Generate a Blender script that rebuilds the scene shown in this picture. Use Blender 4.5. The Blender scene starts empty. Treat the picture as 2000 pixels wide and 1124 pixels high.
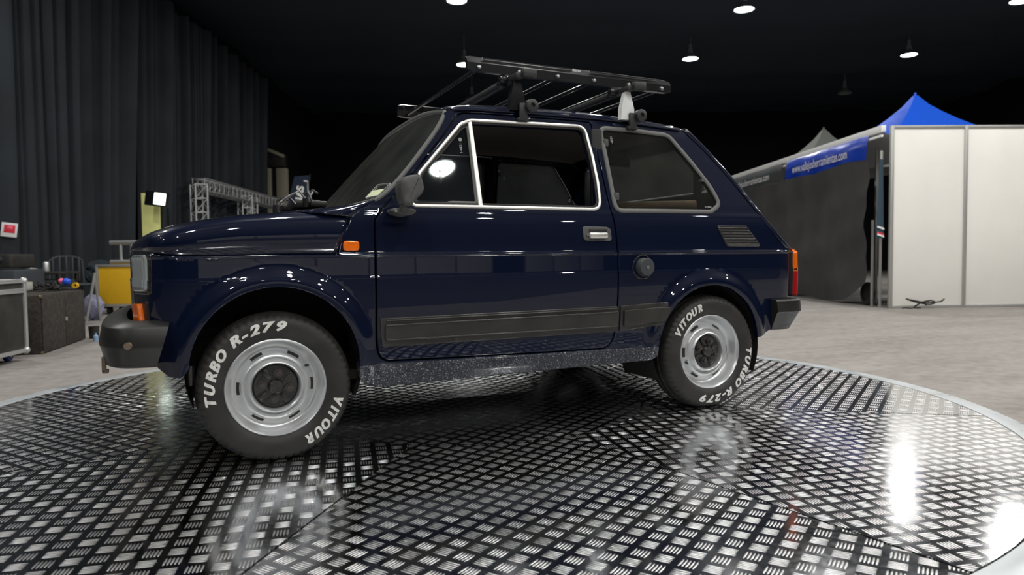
import bpy, bmesh, math, random
from mathutils import Vector, Matrix
from mathutils.geometry import delaunay_2d_cdt
random.seed(7)
SC = bpy.context.scene
COL = SC.collection
PI = math.pi
# ------------------------------------------------------------------ camera
CAMP = Vector((-0.26627, -3.13272, 0.67835))
YAW, PITCH, ROLL, FPX = 0.431808, 0.0433307, -0.0100333, 1381.12
def cam_axes():
    a = Vector((math.sin(YAW)*math.cos(PITCH), math.cos(YAW)*math.cos(PITCH), -math.sin(PITCH)))
    r = Vector((math.cos(YAW), -math.sin(YAW), 0)); u = r.cross(a)
    return a, r*math.cos(ROLL)+u*math.sin(ROLL), -r*math.sin(ROLL)+u*math.cos(ROLL)
_a, _r, _u = cam_axes()
cd = bpy.data.cameras.new('camera'); cam = bpy.data.objects.new('camera', cd); COL.objects.link(cam)
cd.sensor_width = 36; cd.lens = FPX/2000*36; cd.clip_start = .05; cd.clip_end = 200
cam.matrix_world = Matrix((( _r.x,_u.x,-_a.x,CAMP.x),(_r.y,_u.y,-_a.y,CAMP.y),(_r.z,_u.z,-_a.z,CAMP.z),(0,0,0,1)))
cd.dof.use_dof = True; cd.dof.focus_distance = 2.75; cd.dof.aperture_fstop = 3.6
SC.camera = cam
# ------------------------------------------------------------------ world, exposure
SC.view_settings.view_transform = 'Standard'; SC.view_settings.look = 'None'
SC.view_settings.gamma = 1; SC.view_settings.use_curve_mapping = False
SC.view_settings.exposure = 0.0
W = bpy.data.worlds.new('hall_air'); SC.world = W; W.use_nodes = True
W.node_tree.nodes['Background'].inputs[0].default_value = (.55,.7,1,1)
W.node_tree.nodes['Background'].inputs[1].default_value = .004
# ------------------------------------------------------------------ hall frame: u right, v forward of the hall
HA = math.radians(23.08); FZ = -.09
def H(u, v, z=0.0):
    return Vector((CAMP.x+u*math.cos(HA)+v*math.sin(HA), CAMP.y-u*math.sin(HA)+v*math.cos(HA), z))
LAMP_Z = 6.15; LAMP_POWER = 86
LAMPS = [(u, v) for u in (-.7, 5.75, 12.1) for v in (20.3, 16.0, 11.7, 7.4, 3.1, -1.2, -5.5)] + [(u, v) for u in (2.5, 8.9) for v in (7.4, 3.1, -1.2, -5.5) if (u, v) != (8.9, -1.2)] + [(-5.8, v) for v in (7.4, 3.1, -1.2, -5.5)]  # positions out of frame are added lamps, for light and reflections
UNLIT = [(-.6, 24.6), (12.4, 24.6)]
def lamp_light(loc, power=LAMP_POWER):
    l = bpy.data.lights.new('bulb_light', 'AREA'); l.shape = 'DISK'; l.size = .30; l.energy = power
    l.color = (1.0, .975, .94)
    return l
# ------------------------------------------------------------------ materials
class NT:
    def __init__(s, m): s.t = m.node_tree; s.n = s.t.nodes; s.l = s.t.links
    def new(s, k, **kw):
        n = s.n.new(k)
        for a, b in kw.items(): setattr(n, a, b)
        return n
    def link(s, a, b): s.l.new(a, b)
    def m(s, op, a, b=None, c=None, clamp=False):
        n = s.n.new('ShaderNodeMath'); n.operation = op; n.use_clamp = clamp
        for i, x in enumerate((a, b, c)):
            if x is None: continue
            if isinstance(x, (int, float)): n.inputs[i].default_value = x
            else: s.l.new(x, n.inputs[i])
        return n.outputs[0]
def mat(name, col, rough=.5, metal=0, spec=.5, coat=0, coat_rough=.03, emis=None, estr=0, trans=0, ior=1.45,
        noise=None, bump=None, rnoise=None, alpha=1, mottled=None):
    m = bpy.data.materials.new(name); m.use_nodes = True
    b = m.node_tree.nodes['Principled BSDF']; t = NT(m)
    I = b.inputs
    I['Base Color'].default_value = (*col, 1); I['Roughness'].default_value = rough; I['Metallic'].default_value = metal
    I['Specular IOR Level'].default_value = spec; I['Coat Weight'].default_value = coat; I['Coat Roughness'].default_value = coat_rough
    I['IOR'].default_value = ior; I['Transmission Weight'].default_value = trans; I['Alpha'].default_value = alpha
    if emis: I['Emission Color'].default_value = (*emis, 1); I['Emission Strength'].default_value = estr
    tc = None
    def coords():
        nonlocal tc
        if tc is None: tc = t.new('ShaderNodeTexCoord')
        return tc.outputs['Object']
    if noise:   # (scale, amount, other colour)
        n = t.new('ShaderNodeTexNoise'); n.inputs['Scale'].default_value = noise[0]; n.inputs['Detail'].default_value = 6
        t.link(coords(), n.inputs['Vector'])
        r = t.new('ShaderNodeMapRange'); r.inputs['From Min'].default_value = noise[3] if len(noise) > 3 else .35; r.inputs['From Max'].default_value = noise[4] if len(noise) > 3 else .7
        r.inputs['To Max'].default_value = noise[1]; t.link(n.outputs['Fac'], r.inputs['Value'])
        mx = t.new('ShaderNodeMix', data_type='RGBA'); mx.inputs['A'].default_value = (*col, 1); mx.inputs['B'].default_value = (*noise[2], 1)
        t.link(r.outputs[0], mx.inputs['Factor']); t.link(mx.outputs['Result'], I['Base Color'])
    if rnoise:  # (scale, lo, hi)
        n = t.new('ShaderNodeTexNoise'); n.inputs['Scale'].default_value = rnoise[0]; n.inputs['Detail'].default_value = 5
        t.link(coords(), n.inputs['Vector'])
        r = t.new('ShaderNodeMapRange'); r.inputs['From Min'].default_value = .3; r.inputs['From Max'].default_value = .7
        r.inputs['To Min'].default_value = rnoise[1]; r.inputs['To Max'].default_value = rnoise[2]
        t.link(n.outputs['Fac'], r.inputs['Value']); t.link(r.outputs[0], I['Roughness'])
    if bump:    # (scale, strength, distance)
        n = t.new('ShaderNodeTexNoise'); n.inputs['Scale'].default_value = bump[0]; n.inputs['Detail'].default_value = 4
        t.link(coords(), n.inputs['Vector'])
        bp = t.new('ShaderNodeBump'); bp.inputs['Strength'].default_value = bump[1]; bp.inputs['Distance'].default_value = bump[2]
        t.link(n.outputs['Fac'], bp.inputs['Height']); t.link(bp.outputs[0], I['Normal'])
    return m
M = {}
M['paint'] = mat('navy_gloss_paint', (.0022,.0050,.0195), .35, coat=1, coat_rough=.008, spec=.08)
M['chip'] = mat('navy_stone_chip_coat', (.004,.006,.018), .30, coat=.6, coat_rough=.08, noise=(210,.9,(.34,.34,.36),.57,.66), bump=(260,1.0,.0035))
M['black_plastic'] = mat('weathered_black_plastic', (.011,.011,.011), .40, noise=(9,.5,(.026,.025,.023)), bump=(140,.12,.001))
M['trim_strip'] = mat('dusty_black_moulding', (.017,.0165,.0155), .32, noise=(9,.8,(.038,.036,.032)), coat=.25, coat_rough=.22)
M['mirror_shell'] = mat('faded_grey_black_plastic', (.055,.055,.053), .6, noise=(26,.7,(.13,.13,.125)))
M['rubber'] = mat('black_rubber', (.018,.017,.016), .7, noise=(30,.4,(.032,.029,.026)))
M['tyre'] = mat('tyre_rubber', (.013,.0125,.012), .55, noise=(14,.6,(.036,.034,.031)), bump=(60,.12,.002))
M['seal'] = mat('grey_rubber_seal', (.12,.12,.115), .55)
M['letter'] = mat('white_tyre_lettering', (.80,.80,.76), .5, noise=(80,.5,(.45,.44,.41)))
M['rim'] = mat('silver_wheel_paint', (.78,.79,.80), .30, metal=.75, coat=.3, coat_rough=.1, noise=(18,.4,(.58,.59,.61)))
M['black_gloss'] = mat('glossy_black_paint', (.010,.010,.010), .25, coat=1, coat_rough=.10, bump=(60,.9,.006))
M['lug'] = mat('grimy_wheel_bolt', (.045,.040,.035), .35, metal=.3, coat=.6, coat_rough=.15, bump=(90,.6,.003))
M['well'] = mat('black_wheel_well', (.008,.008,.008), .85, noise=(12,.5,(.018,.014,.010)))
M['chrome'] = mat('chrome', (.80,.81,.82), .10, metal=1)
M['satin'] = mat('polished_aluminium_trim', (.86,.85,.80), .28, metal=.75)
M['steel'] = mat('zinc_bolt', (.55,.55,.55), .3, metal=1)
M['alu'] = mat('aluminium_tube', (.55,.56,.56), .4, metal=.8)
M['rack'] = mat('black_powder_coat', (.009,.0095,.011), .3, coat=.8, coat_rough=.06, spec=.2)
M['rack_grey'] = mat('dark_grey_plastic_cap', (.030,.030,.031), .45)
M['amber'] = mat('amber_lens', (.85,.16,.01), .15, coat=1, emis=(.9,.2,.01), estr=.06, noise=(160,.5,(.45,.05,.004)))
M['red'] = mat('red_lens', (.42,.012,.015), .15, coat=1)
M['lens'] = mat('fluted_headlight_glass', (.34,.37,.38), .12, metal=.25, coat=1, coat_rough=.03)
M['lining'] = mat('interior_black_vinyl', (.010,.010,.011), .6)
M['headliner'] = mat('dusty_headliner', (.26,.235,.215), .9, noise=(3,.6,(.36,.33,.30)))
M['seat'] = mat('black_seat_cloth', (.012,.013,.016), .9)
M['roll'] = mat('brown_cardboard', (.22,.13,.075), .8, noise=(12,.6,(.12,.07,.04)))
M['sticker'] = mat('yellowish_paper_sticker', (.60,.66,.42), .6)
M['white'] = mat('white_print', (.80,.80,.80), .6)
M['etch'] = mat('etched_glass_mark', (.35,.36,.34), .7)
M['ring'] = mat('white_platform_edge_paint', (.52,.55,.57), .35, metal=.4, rnoise=(7,.25,.5))
M['panel'] = mat('white_laminate_panel', (.86,.835,.79), .5, noise=(1.3,.5,(.74,.725,.69)))
M['frame_alu'] = mat('anodised_aluminium_post', (.42,.42,.40), .4, metal=.5)
M['mesh_cloth'] = mat('black_shade_cloth', (.040,.040,.042), .9, noise=(1.7,.8,(.066,.064,.063)), bump=(18,.25,.02))
M['blue'] = mat('blue_tent_fabric', (.010,.09,.62), .38, coat=.3, coat_rough=.25, bump=(3,.3,.05))
M['valance'] = mat('dark_blue_valance', (.006,.045,.42), .35, coat=.3, coat_rough=.2, bump=(4,.3,.03))
M['grey_tent'] = mat('grey_tent_fabric', (.10,.105,.095), .7)
M['grey_val'] = mat('charcoal_valance', (.045,.05,.055), .6)
M['white_tent'] = mat('white_tent_roof', (.55,.56,.54), .6, bump=(4,.4,.03))
M['case_black'] = mat('black_laminate_case', (.016,.015,.014), .55, noise=(8,.7,(.045,.040,.034)))
M['cabinet'] = mat('black_carpeted_cabinet', (.022,.019,.016), .9, noise=(30,.8,(.060,.050,.040)), bump=(90,.4,.004))
M['case_edge'] = mat('aluminium_case_edging', (.60,.60,.60), .35, metal=.7)
M['yellow'] = mat('yellow_case_panel', (.75,.43,.012), .6, noise=(25,.4,(.62,.35,.01)))
M['banner_yellow'] = mat('pale_yellow_banner', (.86,.87,.34), .7)
M['curtain'] = mat('black_stage_drape', (.021,.027,.035), .80, noise=(1.2,.8,(.010,.012,.016)), bump=(25,.15,.01))
M['ceiling'] = mat('black_ceiling_fabric', (.030,.042,.060), .75)
M['dark_wall'] = mat('black_backdrop', (.004,.0045,.006), .9)
M['blue_wheel'] = mat('blue_caster_rubber', (.02,.05,.22), .4)
M['dark_cloth'] = mat('dark_slate_cloth', (.030,.042,.052), .9, bump=(14,.6,.02))
M['lilac'] = mat('lilac_plastic_bag', (.24,.24,.36), .6, bump=(20,.7,.02))
M['beige'] = mat('beige_painted_post', (.34,.31,.235), .7)
M['navy_flag'] = mat('dark_navy_flag', (.012,.022,.045), .8)
M['chair_dark'] = mat('dark_grey_chair_plastic', (.035,.042,.050), .5)
M['red_print'] = mat('red_print', (.75,.03,.06), .6)
M['glare_foot'] = mat('foot_with_painted_glare', (.85,.86,.85), .3, coat=.5)  # white stands in for the bright glare on one metal rack foot
M['bluecap'] = mat('bright_blue_plastic', (.015,.09,.65), .35)
M['pink'] = mat('pink_plastic', (.95,.16,.25), .4)
M['reflector'] = mat('lamp_reflector_aluminium', (.45,.47,.48), .45, metal=.6)
M['glow'] = mat('lamp_diffuser_lit', (.9,.95,.95), .5, emis=(.88,1,.96), estr=22)
M['unlit'] = mat('lamp_diffuser_unlit', (.20,.21,.20), .5)
M['flood'] = mat('floodlight_face', (.9,.95,.9), .5, emis=(.85,1,.88), estr=2.2)
def glass_mat(name, tint, refl_rough=.0, ior=1.5, dust=None):
    m = bpy.data.materials.new(name); m.use_nodes = True; t = NT(m)
    for n in list(t.n):
        if n.type != 'OUTPUT_MATERIAL': t.n.remove(n)
    out = [n for n in t.n][0]
    tr = t.new('ShaderNodeBsdfTransparent'); tr.inputs[0].default_value = (*tint, 1)
    gl = t.new('ShaderNodeBsdfGlossy'); gl.inputs['Roughness'].default_value = refl_rough; gl.inputs['Color'].default_value = (1,1,1,1)
    fr = t.new('ShaderNodeFresnel'); fr.inputs[0].default_value = ior
    mx = t.new('ShaderNodeMixShader')
    t.link(t.m('MULTIPLY', fr.outputs[0], 1.6, clamp=True), mx.inputs[0]); t.link(tr.outputs[0], mx.inputs[1]); t.link(gl.outputs[0], mx.inputs[2])
    last = mx.outputs[0]
    if dust:
        df = t.new('ShaderNodeBsdfDiffuse'); df.inputs[0].default_value = (*dust[1], 1)
        n = t.new('ShaderNodeTexNoise'); n.inputs['Scale'].default_value = 6; n.inputs['Detail'].default_value = 8
        tc = t.new('ShaderNodeTexCoord'); t.link(tc.outputs['Object'], n.inputs['Vector'])
        r = t.new('ShaderNodeMapRange'); r.inputs['From Min'].default_value = .3; r.inputs['From Max'].default_value = .75
        r.inputs['To Min'].default_value = dust[0]*.5; r.inputs['To Max'].default_value = dust[0]*1.3
        t.link(n.outputs['Fac'], r.inputs['Value'])
        tl = t.new('ShaderNodeBsdfTranslucent'); tl.inputs[0].default_value = (*dust[1], 1)
        m3 = t.new('ShaderNodeMixShader'); m3.inputs[0].default_value = .5; t.link(df.outputs[0], m3.inputs[1]); t.link(tl.outputs[0], m3.inputs[2])
        m2 = t.new('ShaderNodeMixShader'); t.link(r.outputs[0], m2.inputs[0]); t.link(last, m2.inputs[1]); t.link(m3.outputs[0], m2.inputs[2]); last = m2.outputs[0]
    t.link(last, out.inputs[0]); return m
M['glass_far'] = glass_mat('far_window_glass', (.72,.76,.74), dust=(.075,(.28,.31,.30)))
M['glass'] = glass_mat('side_window_glass', (.66,.70,.68), dust=(.085,(.30,.30,.27)))
M['glass_open'] = glass_mat('door_window_glass', (.72,.74,.73), dust=(.012,(.3,.3,.28)))
M['glass_vent'] = glass_mat('vent_window_glass', (.30,.33,.36), refl_rough=.018, dust=(.06,(.25,.28,.33)))
M['glass_ws'] = glass_mat('windscreen_glass', (.50,.54,.52), dust=(.14,(.32,.33,.29)))
def carpet():
    m = mat('grey_exhibition_carpet', (.315,.292,.272), .95, spec=.1); t = NT(m); b = t.n['Principled BSDF']
    tc = t.new('ShaderNodeTexCoord')
    n = t.new('ShaderNodeTexNoise'); n.inputs['Scale'].default_value = .7; n.inputs['Detail'].default_value = 9; n.inputs['Roughness'].default_value = .65
    n2 = t.new('ShaderNodeTexNoise'); n2.inputs['Scale'].default_value = 14; n2.inputs['Detail'].default_value = 8
    mp = t.new('ShaderNodeMapping'); mp.inputs['Scale'].default_value = (1,3.2,1); mp.inputs['Rotation'].default_value = (0,0,HA)
    t.link(tc.outputs['Object'], mp.inputs[0]); t.link(mp.outputs[0], n.inputs['Vector']); t.link(tc.outputs['Object'], n2.inputs['Vector'])
    c = t.new('ShaderNodeValToRGB'); c.color_ramp.elements[0].position = .3; c.color_ramp.elements[0].color = (.195,.177,.162,1)
    c.color_ramp.elements[1].position = .62; c.color_ramp.elements[1].color = (.31,.29,.272,1)
    t.link(t.m('ADD', t.m('MULTIPLY', n.outputs['Fac'], .55), t.m('MULTIPLY', n2.outputs['Fac'], .45)), c.inputs[0]); t.link(c.outputs[0], b.inputs['Base Color'])
    bp = t.new('ShaderNodeBump'); bp.inputs['Strength'].default_value = .35; bp.inputs['Distance'].default_value = .006
    n3 = t.new('ShaderNodeTexNoise'); n3.inputs['Scale'].default_value = 160; t.link(tc.outputs['Object'], n3.inputs['Vector'])
    t.link(n3.outputs['Fac'], bp.inputs['Height']); t.link(bp.outputs[0], b.inputs['Normal'])
    return m
M['carpet'] = carpet()
def tread():
    """five-bar aluminium tread plate; the UV map counts pattern cells"""
    m = mat('five_bar_tread_plate', (.66,.67,.69), .2, metal=1); t = NT(m); b = t.n['Principled BSDF']
    uv = t.new('ShaderNodeUVMap'); sp = t.new('ShaderNodeSeparateXYZ'); t.link(uv.outputs[0], sp.inputs[0])
    U, V = sp.outputs[0], sp.outputs[1]
    fu, fv = t.m('FLOOR', U), t.m('FLOOR', V)
    par = t.m('MODULO', t.m('ADD', t.m('ADD', fu, fv), 2000), 2)
    lu = t.m('SUBTRACT', t.m('SUBTRACT', U, fu), .5); lv = t.m('SUBTRACT', t.m('SUBTRACT', V, fv), .5)
    d = t.m('SUBTRACT', lv, lu)
    a = t.m('ADD', lu, t.m('MULTIPLY', d, par)); c = t.m('SUBTRACT', lv, t.m('MULTIPLY', d, par))
    k = t.m('DIVIDE', c, .146)
    bb = t.m('SUBTRACT', k, t.m('ROUND', k))
    inb = t.m('LESS_THAN', t.m('ABSOLUTE', c), .365)
    q1 = t.m('DIVIDE', a, .365); w2 = t.m('MAXIMUM', t.m('SUBTRACT', 1, t.m('MULTIPLY', q1, q1)), .0001)
    wb = t.m('DIVIDE', bb, .34)
    h = t.m('SUBTRACT', w2, t.m('MULTIPLY', wb, wb))
    h = t.m('MULTIPLY', t.m('MAXIMUM', h, 0), inb)
    hs = t.m('POWER', h, .9)
    tc = t.new('ShaderNodeTexCoord')
    n = t.new('ShaderNodeTexNoise'); n.inputs['Scale'].default_value = 2.6; n.inputs['Detail'].default_value = 4; t.link(tc.outputs['Object'], n.inputs['Vector'])
    nf = t.new('ShaderNodeTexNoise'); nf.inputs['Scale'].default_value = 55; nf.inputs['Detail'].default_value = 6; t.link(tc.outputs['Object'], nf.inputs['Vector'])
    hh = t.m('ADD', hs, t.m('ADD', t.m('MULTIPLY', n.outputs['Fac'], 1.5), t.m('MULTIPLY', nf.outputs['Fac'], .005)))
    bp = t.new('ShaderNodeBump'); bp.inputs['Strength'].default_value = 1.0; bp.inputs['Distance'].default_value = .0012
    t.link(hh, bp.inputs['Height']); t.link(bp.outputs[0], b.inputs['Normal'])
    r = t.new('ShaderNodeMapRange'); r.inputs['From Min'].default_value = .3; r.inputs['From Max'].default_value = .75; r.inputs['To Min'].default_value = .07; r.inputs['To Max'].default_value = .19
    t.link(t.m('ADD', t.m('MULTIPLY', n.outputs['Fac'], .5), t.m('MULTIPLY', nf.outputs['Fac'], .5)), r.inputs['Value'])
    t.link(t.m('ADD', r.outputs[0], t.m('MULTIPLY', t.m('GREATER_THAN', h, .02), .20)), b.inputs['Roughness'])
    mx = t.new('ShaderNodeMix', data_type='RGBA'); mx.inputs['A'].default_value = (.56,.57,.59,1); mx.inputs['B'].default_value = (.92,.92,.93,1)
    t.link(t.m('GREATER_THAN', h, .06), mx.inputs['Factor']); t.link(mx.outputs['Result'], b.inputs['Base Color'])
    return m
M['tread'] = tread()
# ------------------------------------------------------------------ object helpers
def tag(o, label=None, cat=None, group=None, kind=None):
    if label: o['label'] = label
    if cat: o['category'] = cat
    if group: o['group'] = group
    if kind: o['kind'] = kind
    return o
def empty(name, loc=(0,0,0), rz=0, label=None, cat=None, group=None):
    o = bpy.data.objects.new(name, None); o.location = loc; o.rotation_euler = (0,0,rz); o.empty_display_size = .1
    COL.objects.link(o); return tag(o, label, cat, group)
def mesh_obj(name, verts, faces, m, parent=None, smooth=True, normals=None, mats=None, fm=None, angle=None):
    me = bpy.data.meshes.new(name); me.from_pydata([tuple(v) for v in verts], [], faces); me.update()
    me.materials.append(m)
    for x in (mats or []): me.materials.append(x)
    if fm: me.polygons.foreach_set('material_index', fm)
    me.polygons.foreach_set('use_smooth', [smooth]*len(me.polygons))
    if normals: me.normals_split_custom_set_from_vertices([tuple(n) for n in normals])
    elif smooth and angle: me.set_sharp_from_angle(angle=angle)
    o = bpy.data.objects.new(name, me); COL.objects.link(o)
    if parent: o.parent = parent
    return o
class MB:
    """collects shapes into one mesh"""
    def __init__(s): s.v = []; s.f = []
    def add(s, vs, fs):
        b = len(s.v); s.v += [Vector(x) for x in vs]; s.f += [tuple(i+b for i in f) for f in fs]; return s
    def box(s, c, size, bev=.0, rot=None):
        bm = bmesh.new(); bmesh.ops.create_cube(bm, size=1)
        for v in bm.verts: v.co = Vector((v.co.x*size[0], v.co.y*size[1], v.co.z*size[2]))
        if bev: bmesh.ops.bevel(bm, geom=list(bm.edges), offset=min(bev, min(size)*.49), segments=2, affect='EDGES', profile=.5)
        mt = Matrix.Translation(Vector(c)) @ (rot.to_4x4() if rot else Matrix())
        bm.verts.index_update()
        s.add([mt @ v.co for v in bm.verts], [tuple(v.index for v in f.verts) for f in bm.faces]); bm.free(); return s
    def tube(s, p, q, r, n=10, r2=None, caps=True):
        p, q = Vector(p), Vector(q); d = (q-p).normalized(); a = d.orthogonal().normalized(); b = d.cross(a); r2 = r if r2 is None else r2
        vs = [p+(a*math.cos(t)+b*math.sin(t))*r for t in [2*PI*i/n for i in range(n)]] + [q+(a*math.cos(t)+b*math.sin(t))*r2 for t in [2*PI*i/n for i in range(n)]]
        fs = [(i, (i+1) % n, n+(i+1) % n, n+i) for i in range(n)]
        if caps: fs += [tuple(range(n-1,-1,-1)), tuple(range(n, 2*n))]
        return s.add(vs, fs)
    def path(s, pts, r, n=8, closed=False):
        pts = [Vector(p) for p in pts]; N = len(pts); rings = []
        prev = None
        for i, p in enumerate(pts):
            a = pts[i-1] if (i or closed) else p; c = pts[(i+1) % N] if (i < N-1 or closed) else p
            d = (c-a).normalized()
            u = d.orthogonal().normalized() if prev is None else (prev-d*prev.dot(d)).normalized()
            prev = u; w = d.cross(u)
            rings.append([p+(u*math.cos(t)+w*math.sin(t))*r for t in [2*PI*k/n for k in range(n)]])
        fs = []
        for i in range(N if closed else N-1):
            j = (i+1) % N
            for k in range(n): fs.append((i*n+k, i*n+(k+1) % n, j*n+(k+1) % n, j*n+k))
        if not closed: fs += [tuple(range(n-1,-1,-1)), tuple((N-1)*n+k for k in range(n))]
        return s.add([v for r_ in rings for v in r_], fs)
    def lathe(s, prof, n=64, c=(0,0,0), axis='Y', closed=False, mod=None):
        """prof: list of (axial, radius)"""
        c = Vector(c); vs = []
        for i in range(n):
            t = 2*PI*i/n
            for j, (h, r) in enumerate(prof):
                if mod: r = mod(i, j, r)
                if axis == 'Y': vs.append(c+Vector((r*math.sin(t), h, r*math.cos(t))))
                elif axis == 'Z': vs.append(c+Vector((r*math.cos(t), r*math.sin(t), h)))
                else: vs.append(c+Vector((h, r*math.cos(t), r*math.sin(t))))
        k = len(prof); fs = []
        for i in range(n):
            j = (i+1) % n
            for a in range(k if closed else k-1):
                b = (a+1) % k; fs.append((i*k+a, i*k+b, j*k+b, j*k+a))
        return s.add(vs, fs)
    def prism(s, poly, y0, y1, bev=0):
        """poly in (x,z), extruded along y"""
        bm = bmesh.new(); vs = [bm.verts.new((x, y0, z)) for x, z in poly]; f = bm.faces.new(vs)
        r = bmesh.ops.extrude_face_region(bm, geom=[f])
        for v in r['geom']:
            if isinstance(v, bmesh.types.BMVert): v.co.y = y1
        bmesh.ops.recalc_face_normals(bm, faces=bm.faces)
        if bev: bmesh.ops.bevel(bm, geom=list(bm.edges), offset=bev, segments=3, affect='EDGES', profile=.5)
        bm.verts.index_update()
        s.add([v.co.copy() for v in bm.verts], [tuple(v.index for v in f.verts) for f in bm.faces]); bm.free(); return s
    def blob(s, c, size, n=2, jit=0, seed=0):
        rr = random.Random(seed); bm = bmesh.new(); bmesh.ops.create_icosphere(bm, subdivisions=n, radius=1)
        for v in bm.verts:
            k = 1+(rr.random()-.5)*jit; v.co = Vector((v.co.x*size[0]*k, v.co.y*size[1]*k, v.co.z*size[2]*k))+Vector(c)
        bm.verts.index_update(); s.add([v.co.copy() for v in bm.verts], [tuple(v.index for v in f.verts) for f in bm.faces]); bm.free(); return s
    def build(s, name, m, parent=None, smooth=True, angle=math.radians(38)):
        o = mesh_obj(name, s.v, s.f, m, parent, smooth)
        bm = bmesh.new(); bm.from_mesh(o.data); bmesh.ops.recalc_face_normals(bm, faces=bm.faces); bm.to_mesh(o.data); bm.free()
        if smooth: o.data.set_sharp_from_angle(angle=angle)
        return o
def text_mesh(s, size=1, shear=0, offset=0, align='CENTER', sx=1.0, fine=0):
    """returns (verts, faces) of flat lettering in xy"""
    c = bpy.data.curves.new('txt', 'FONT'); c.body = s; c.size = size; c.shear = shear; c.offset = offset
    c.align_x = align; c.align_y = 'CENTER'; c.fill_mode = 'FRONT'; c.resolution_u = 3
    o = bpy.data.objects.new('txt', c); COL.objects.link(o)
    dg = bpy.context.evaluated_depsgraph_get(); dg.update(); me = o.evaluated_get(dg).to_mesh()
    v = [Vector((p.co.x*sx, p.co.y, 0)) for p in me.vertices]; f = [tuple(p.vertices) for p in me.polygons]
    if fine:
        bm = bmesh.new(); bv = [bm.verts.new(p) for p in v]
        for q in f: bm.faces.new([bv[i] for i in q])
        bmesh.ops.triangulate(bm, faces=bm.faces)
        for _ in range(3):
            es = [e for e in bm.edges if e.calc_length() > fine]
            if es: bmesh.ops.subdivide_edges(bm, edges=es, cuts=1); bmesh.ops.triangulate(bm, faces=bm.faces)
        bm.verts.index_update(); v = [p.co.copy() for p in bm.verts]; f = [tuple(p.index for p in q.verts) for q in bm.faces]; bm.free()
    o.evaluated_get(dg).to_mesh_clear(); bpy.data.objects.remove(o); bpy.data.curves.remove(c)
    return v, f
# ---- body side surface: s runs along the plan contour, z is height
PF=[(-.24,-.6600),(-.30,-.655),(-.345,-.637),(-.375,-.603),(-.402,-.52),(-.427,-.42),(-.445,-.25),(-.452,-.12),(-.455,0.0)]
PR=[(2.20,-.6600),(2.27,-.657),(2.325,-.640),(2.355,-.605),(2.368,-.55),(2.378,-.40),(2.384,-.2),(2.386,0.0)]
def dens(P,first):
    pts=[first]+P+[(P[-1][0],-P[-2][1])]
    out=[]
    for i in range(1,len(pts)-2):
        p0,p1,p2,p3=pts[i-1:i+3]
        for k in range(12):
            t=k/12
            out.append(tuple(.5*(2*p1[a]+(p2[a]-p0[a])*t+(2*p0[a]-5*p1[a]+4*p2[a]-p3[a])*t*t+(3*p1[a]-p0[a]-3*p2[a]+p3[a])*t**3) for a in(0,1)))
    out.append(P[-1]); return out
DF=dens(PF,(-.18,-.6612)); DR=dens(PR,(2.14,-.6612))
def cum(D):
    c=[0]
    for a,b in zip(D,D[1:]): c.append(c[-1]+math.dist(a,b))
    return c
CF,CR=cum(DF),cum(DR)
SF=-.24-CF[-1]; SR=2.20+CR[-1]
def lk(D,C,d):
    d=min(max(d,0),C[-1]); lo,hi=0,len(C)-1
    while hi-lo>1:
        m=(lo+hi)//2
        if C[m]<=d: lo=m
        else: hi=m
    f=(d-C[lo])/(C[hi]-C[lo]); return D[lo][0]+(D[hi][0]-D[lo][0])*f, D[lo][1]+(D[hi][1]-D[lo][1])*f
def bow(x): return .012*((x-.98)/1.22)**2
def plan(s):
    if s<-.24: return lk(DF,CF,-.24-s)
    if s>2.20: return lk(DR,CR,s-2.20)
    return s,-(.672-bow(s))
ZO=[(.10,-.075),(.15,-.062),(.22,-.035),(.25,-.024),(.30,-.012),(.35,-.007),(.40,-.003),(.45,0.),(.50,.0025),(.55,.0042),(.60,.005),(.611,.0052),(.617,.0028),(.65,.0026),(.684,.0026),(.688,.0052),(.692,.0052),(.697,.001),(.72,-.0025),(.75,-.006),(.78,-.0095),(.81,-.0135),(.83,-.017),(.845,-.0205),(.853,-.0215),(.86,-.025),(.87,-.029),(.88,-.0315),(1.0,-.0615),(1.1,-.087),(1.21,-.1165),(1.245,-.128),(1.30,-.152),(1.4,-.2)]
def zoff(z):
    for (a,b),(c,d) in zip(ZO,ZO[1:]):
        if z<=c: return b+(d-b)*(z-a)/(c-a)
    return ZO[-1][1]
AF=(.005,.315,.274); AR=(1.829,.267,.282)
def flare(s,z):
    o=0
    for cx,cz,R in (AF,AR):
        dx=s-cx; dz=z-cz
        if z<cz: dz=dz*.45
        d=math.hypot(dx,dz)-R
        if -.06<d<.075:
            if d<=0.012: f=1-.0*d
            else:
                t=(d-.012)/.063; f=(1-t)**2*(1+2*t)
            o=max(o,.021*f*min(1,max(0,(z-.16)/.08)))
    return o
def side(s,z,extra=0.0):
    x,y=plan(s); e=1e-3
    xa,ya=plan(s-e); xb,yb=plan(s+e); tx,ty=xb-xa,yb-ya; l=math.hypot(tx,ty) or 1
    nx,ny=ty/l,-tx/l
    o=zoff(z)+flare(s,z)+extra
    if z>.9 and s>1.2: o-=(z-.9)*.06*(s-1.2)
    # corners lean in less at front/rear faces
    return (x+nx*o,y+ny*o,z)
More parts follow.
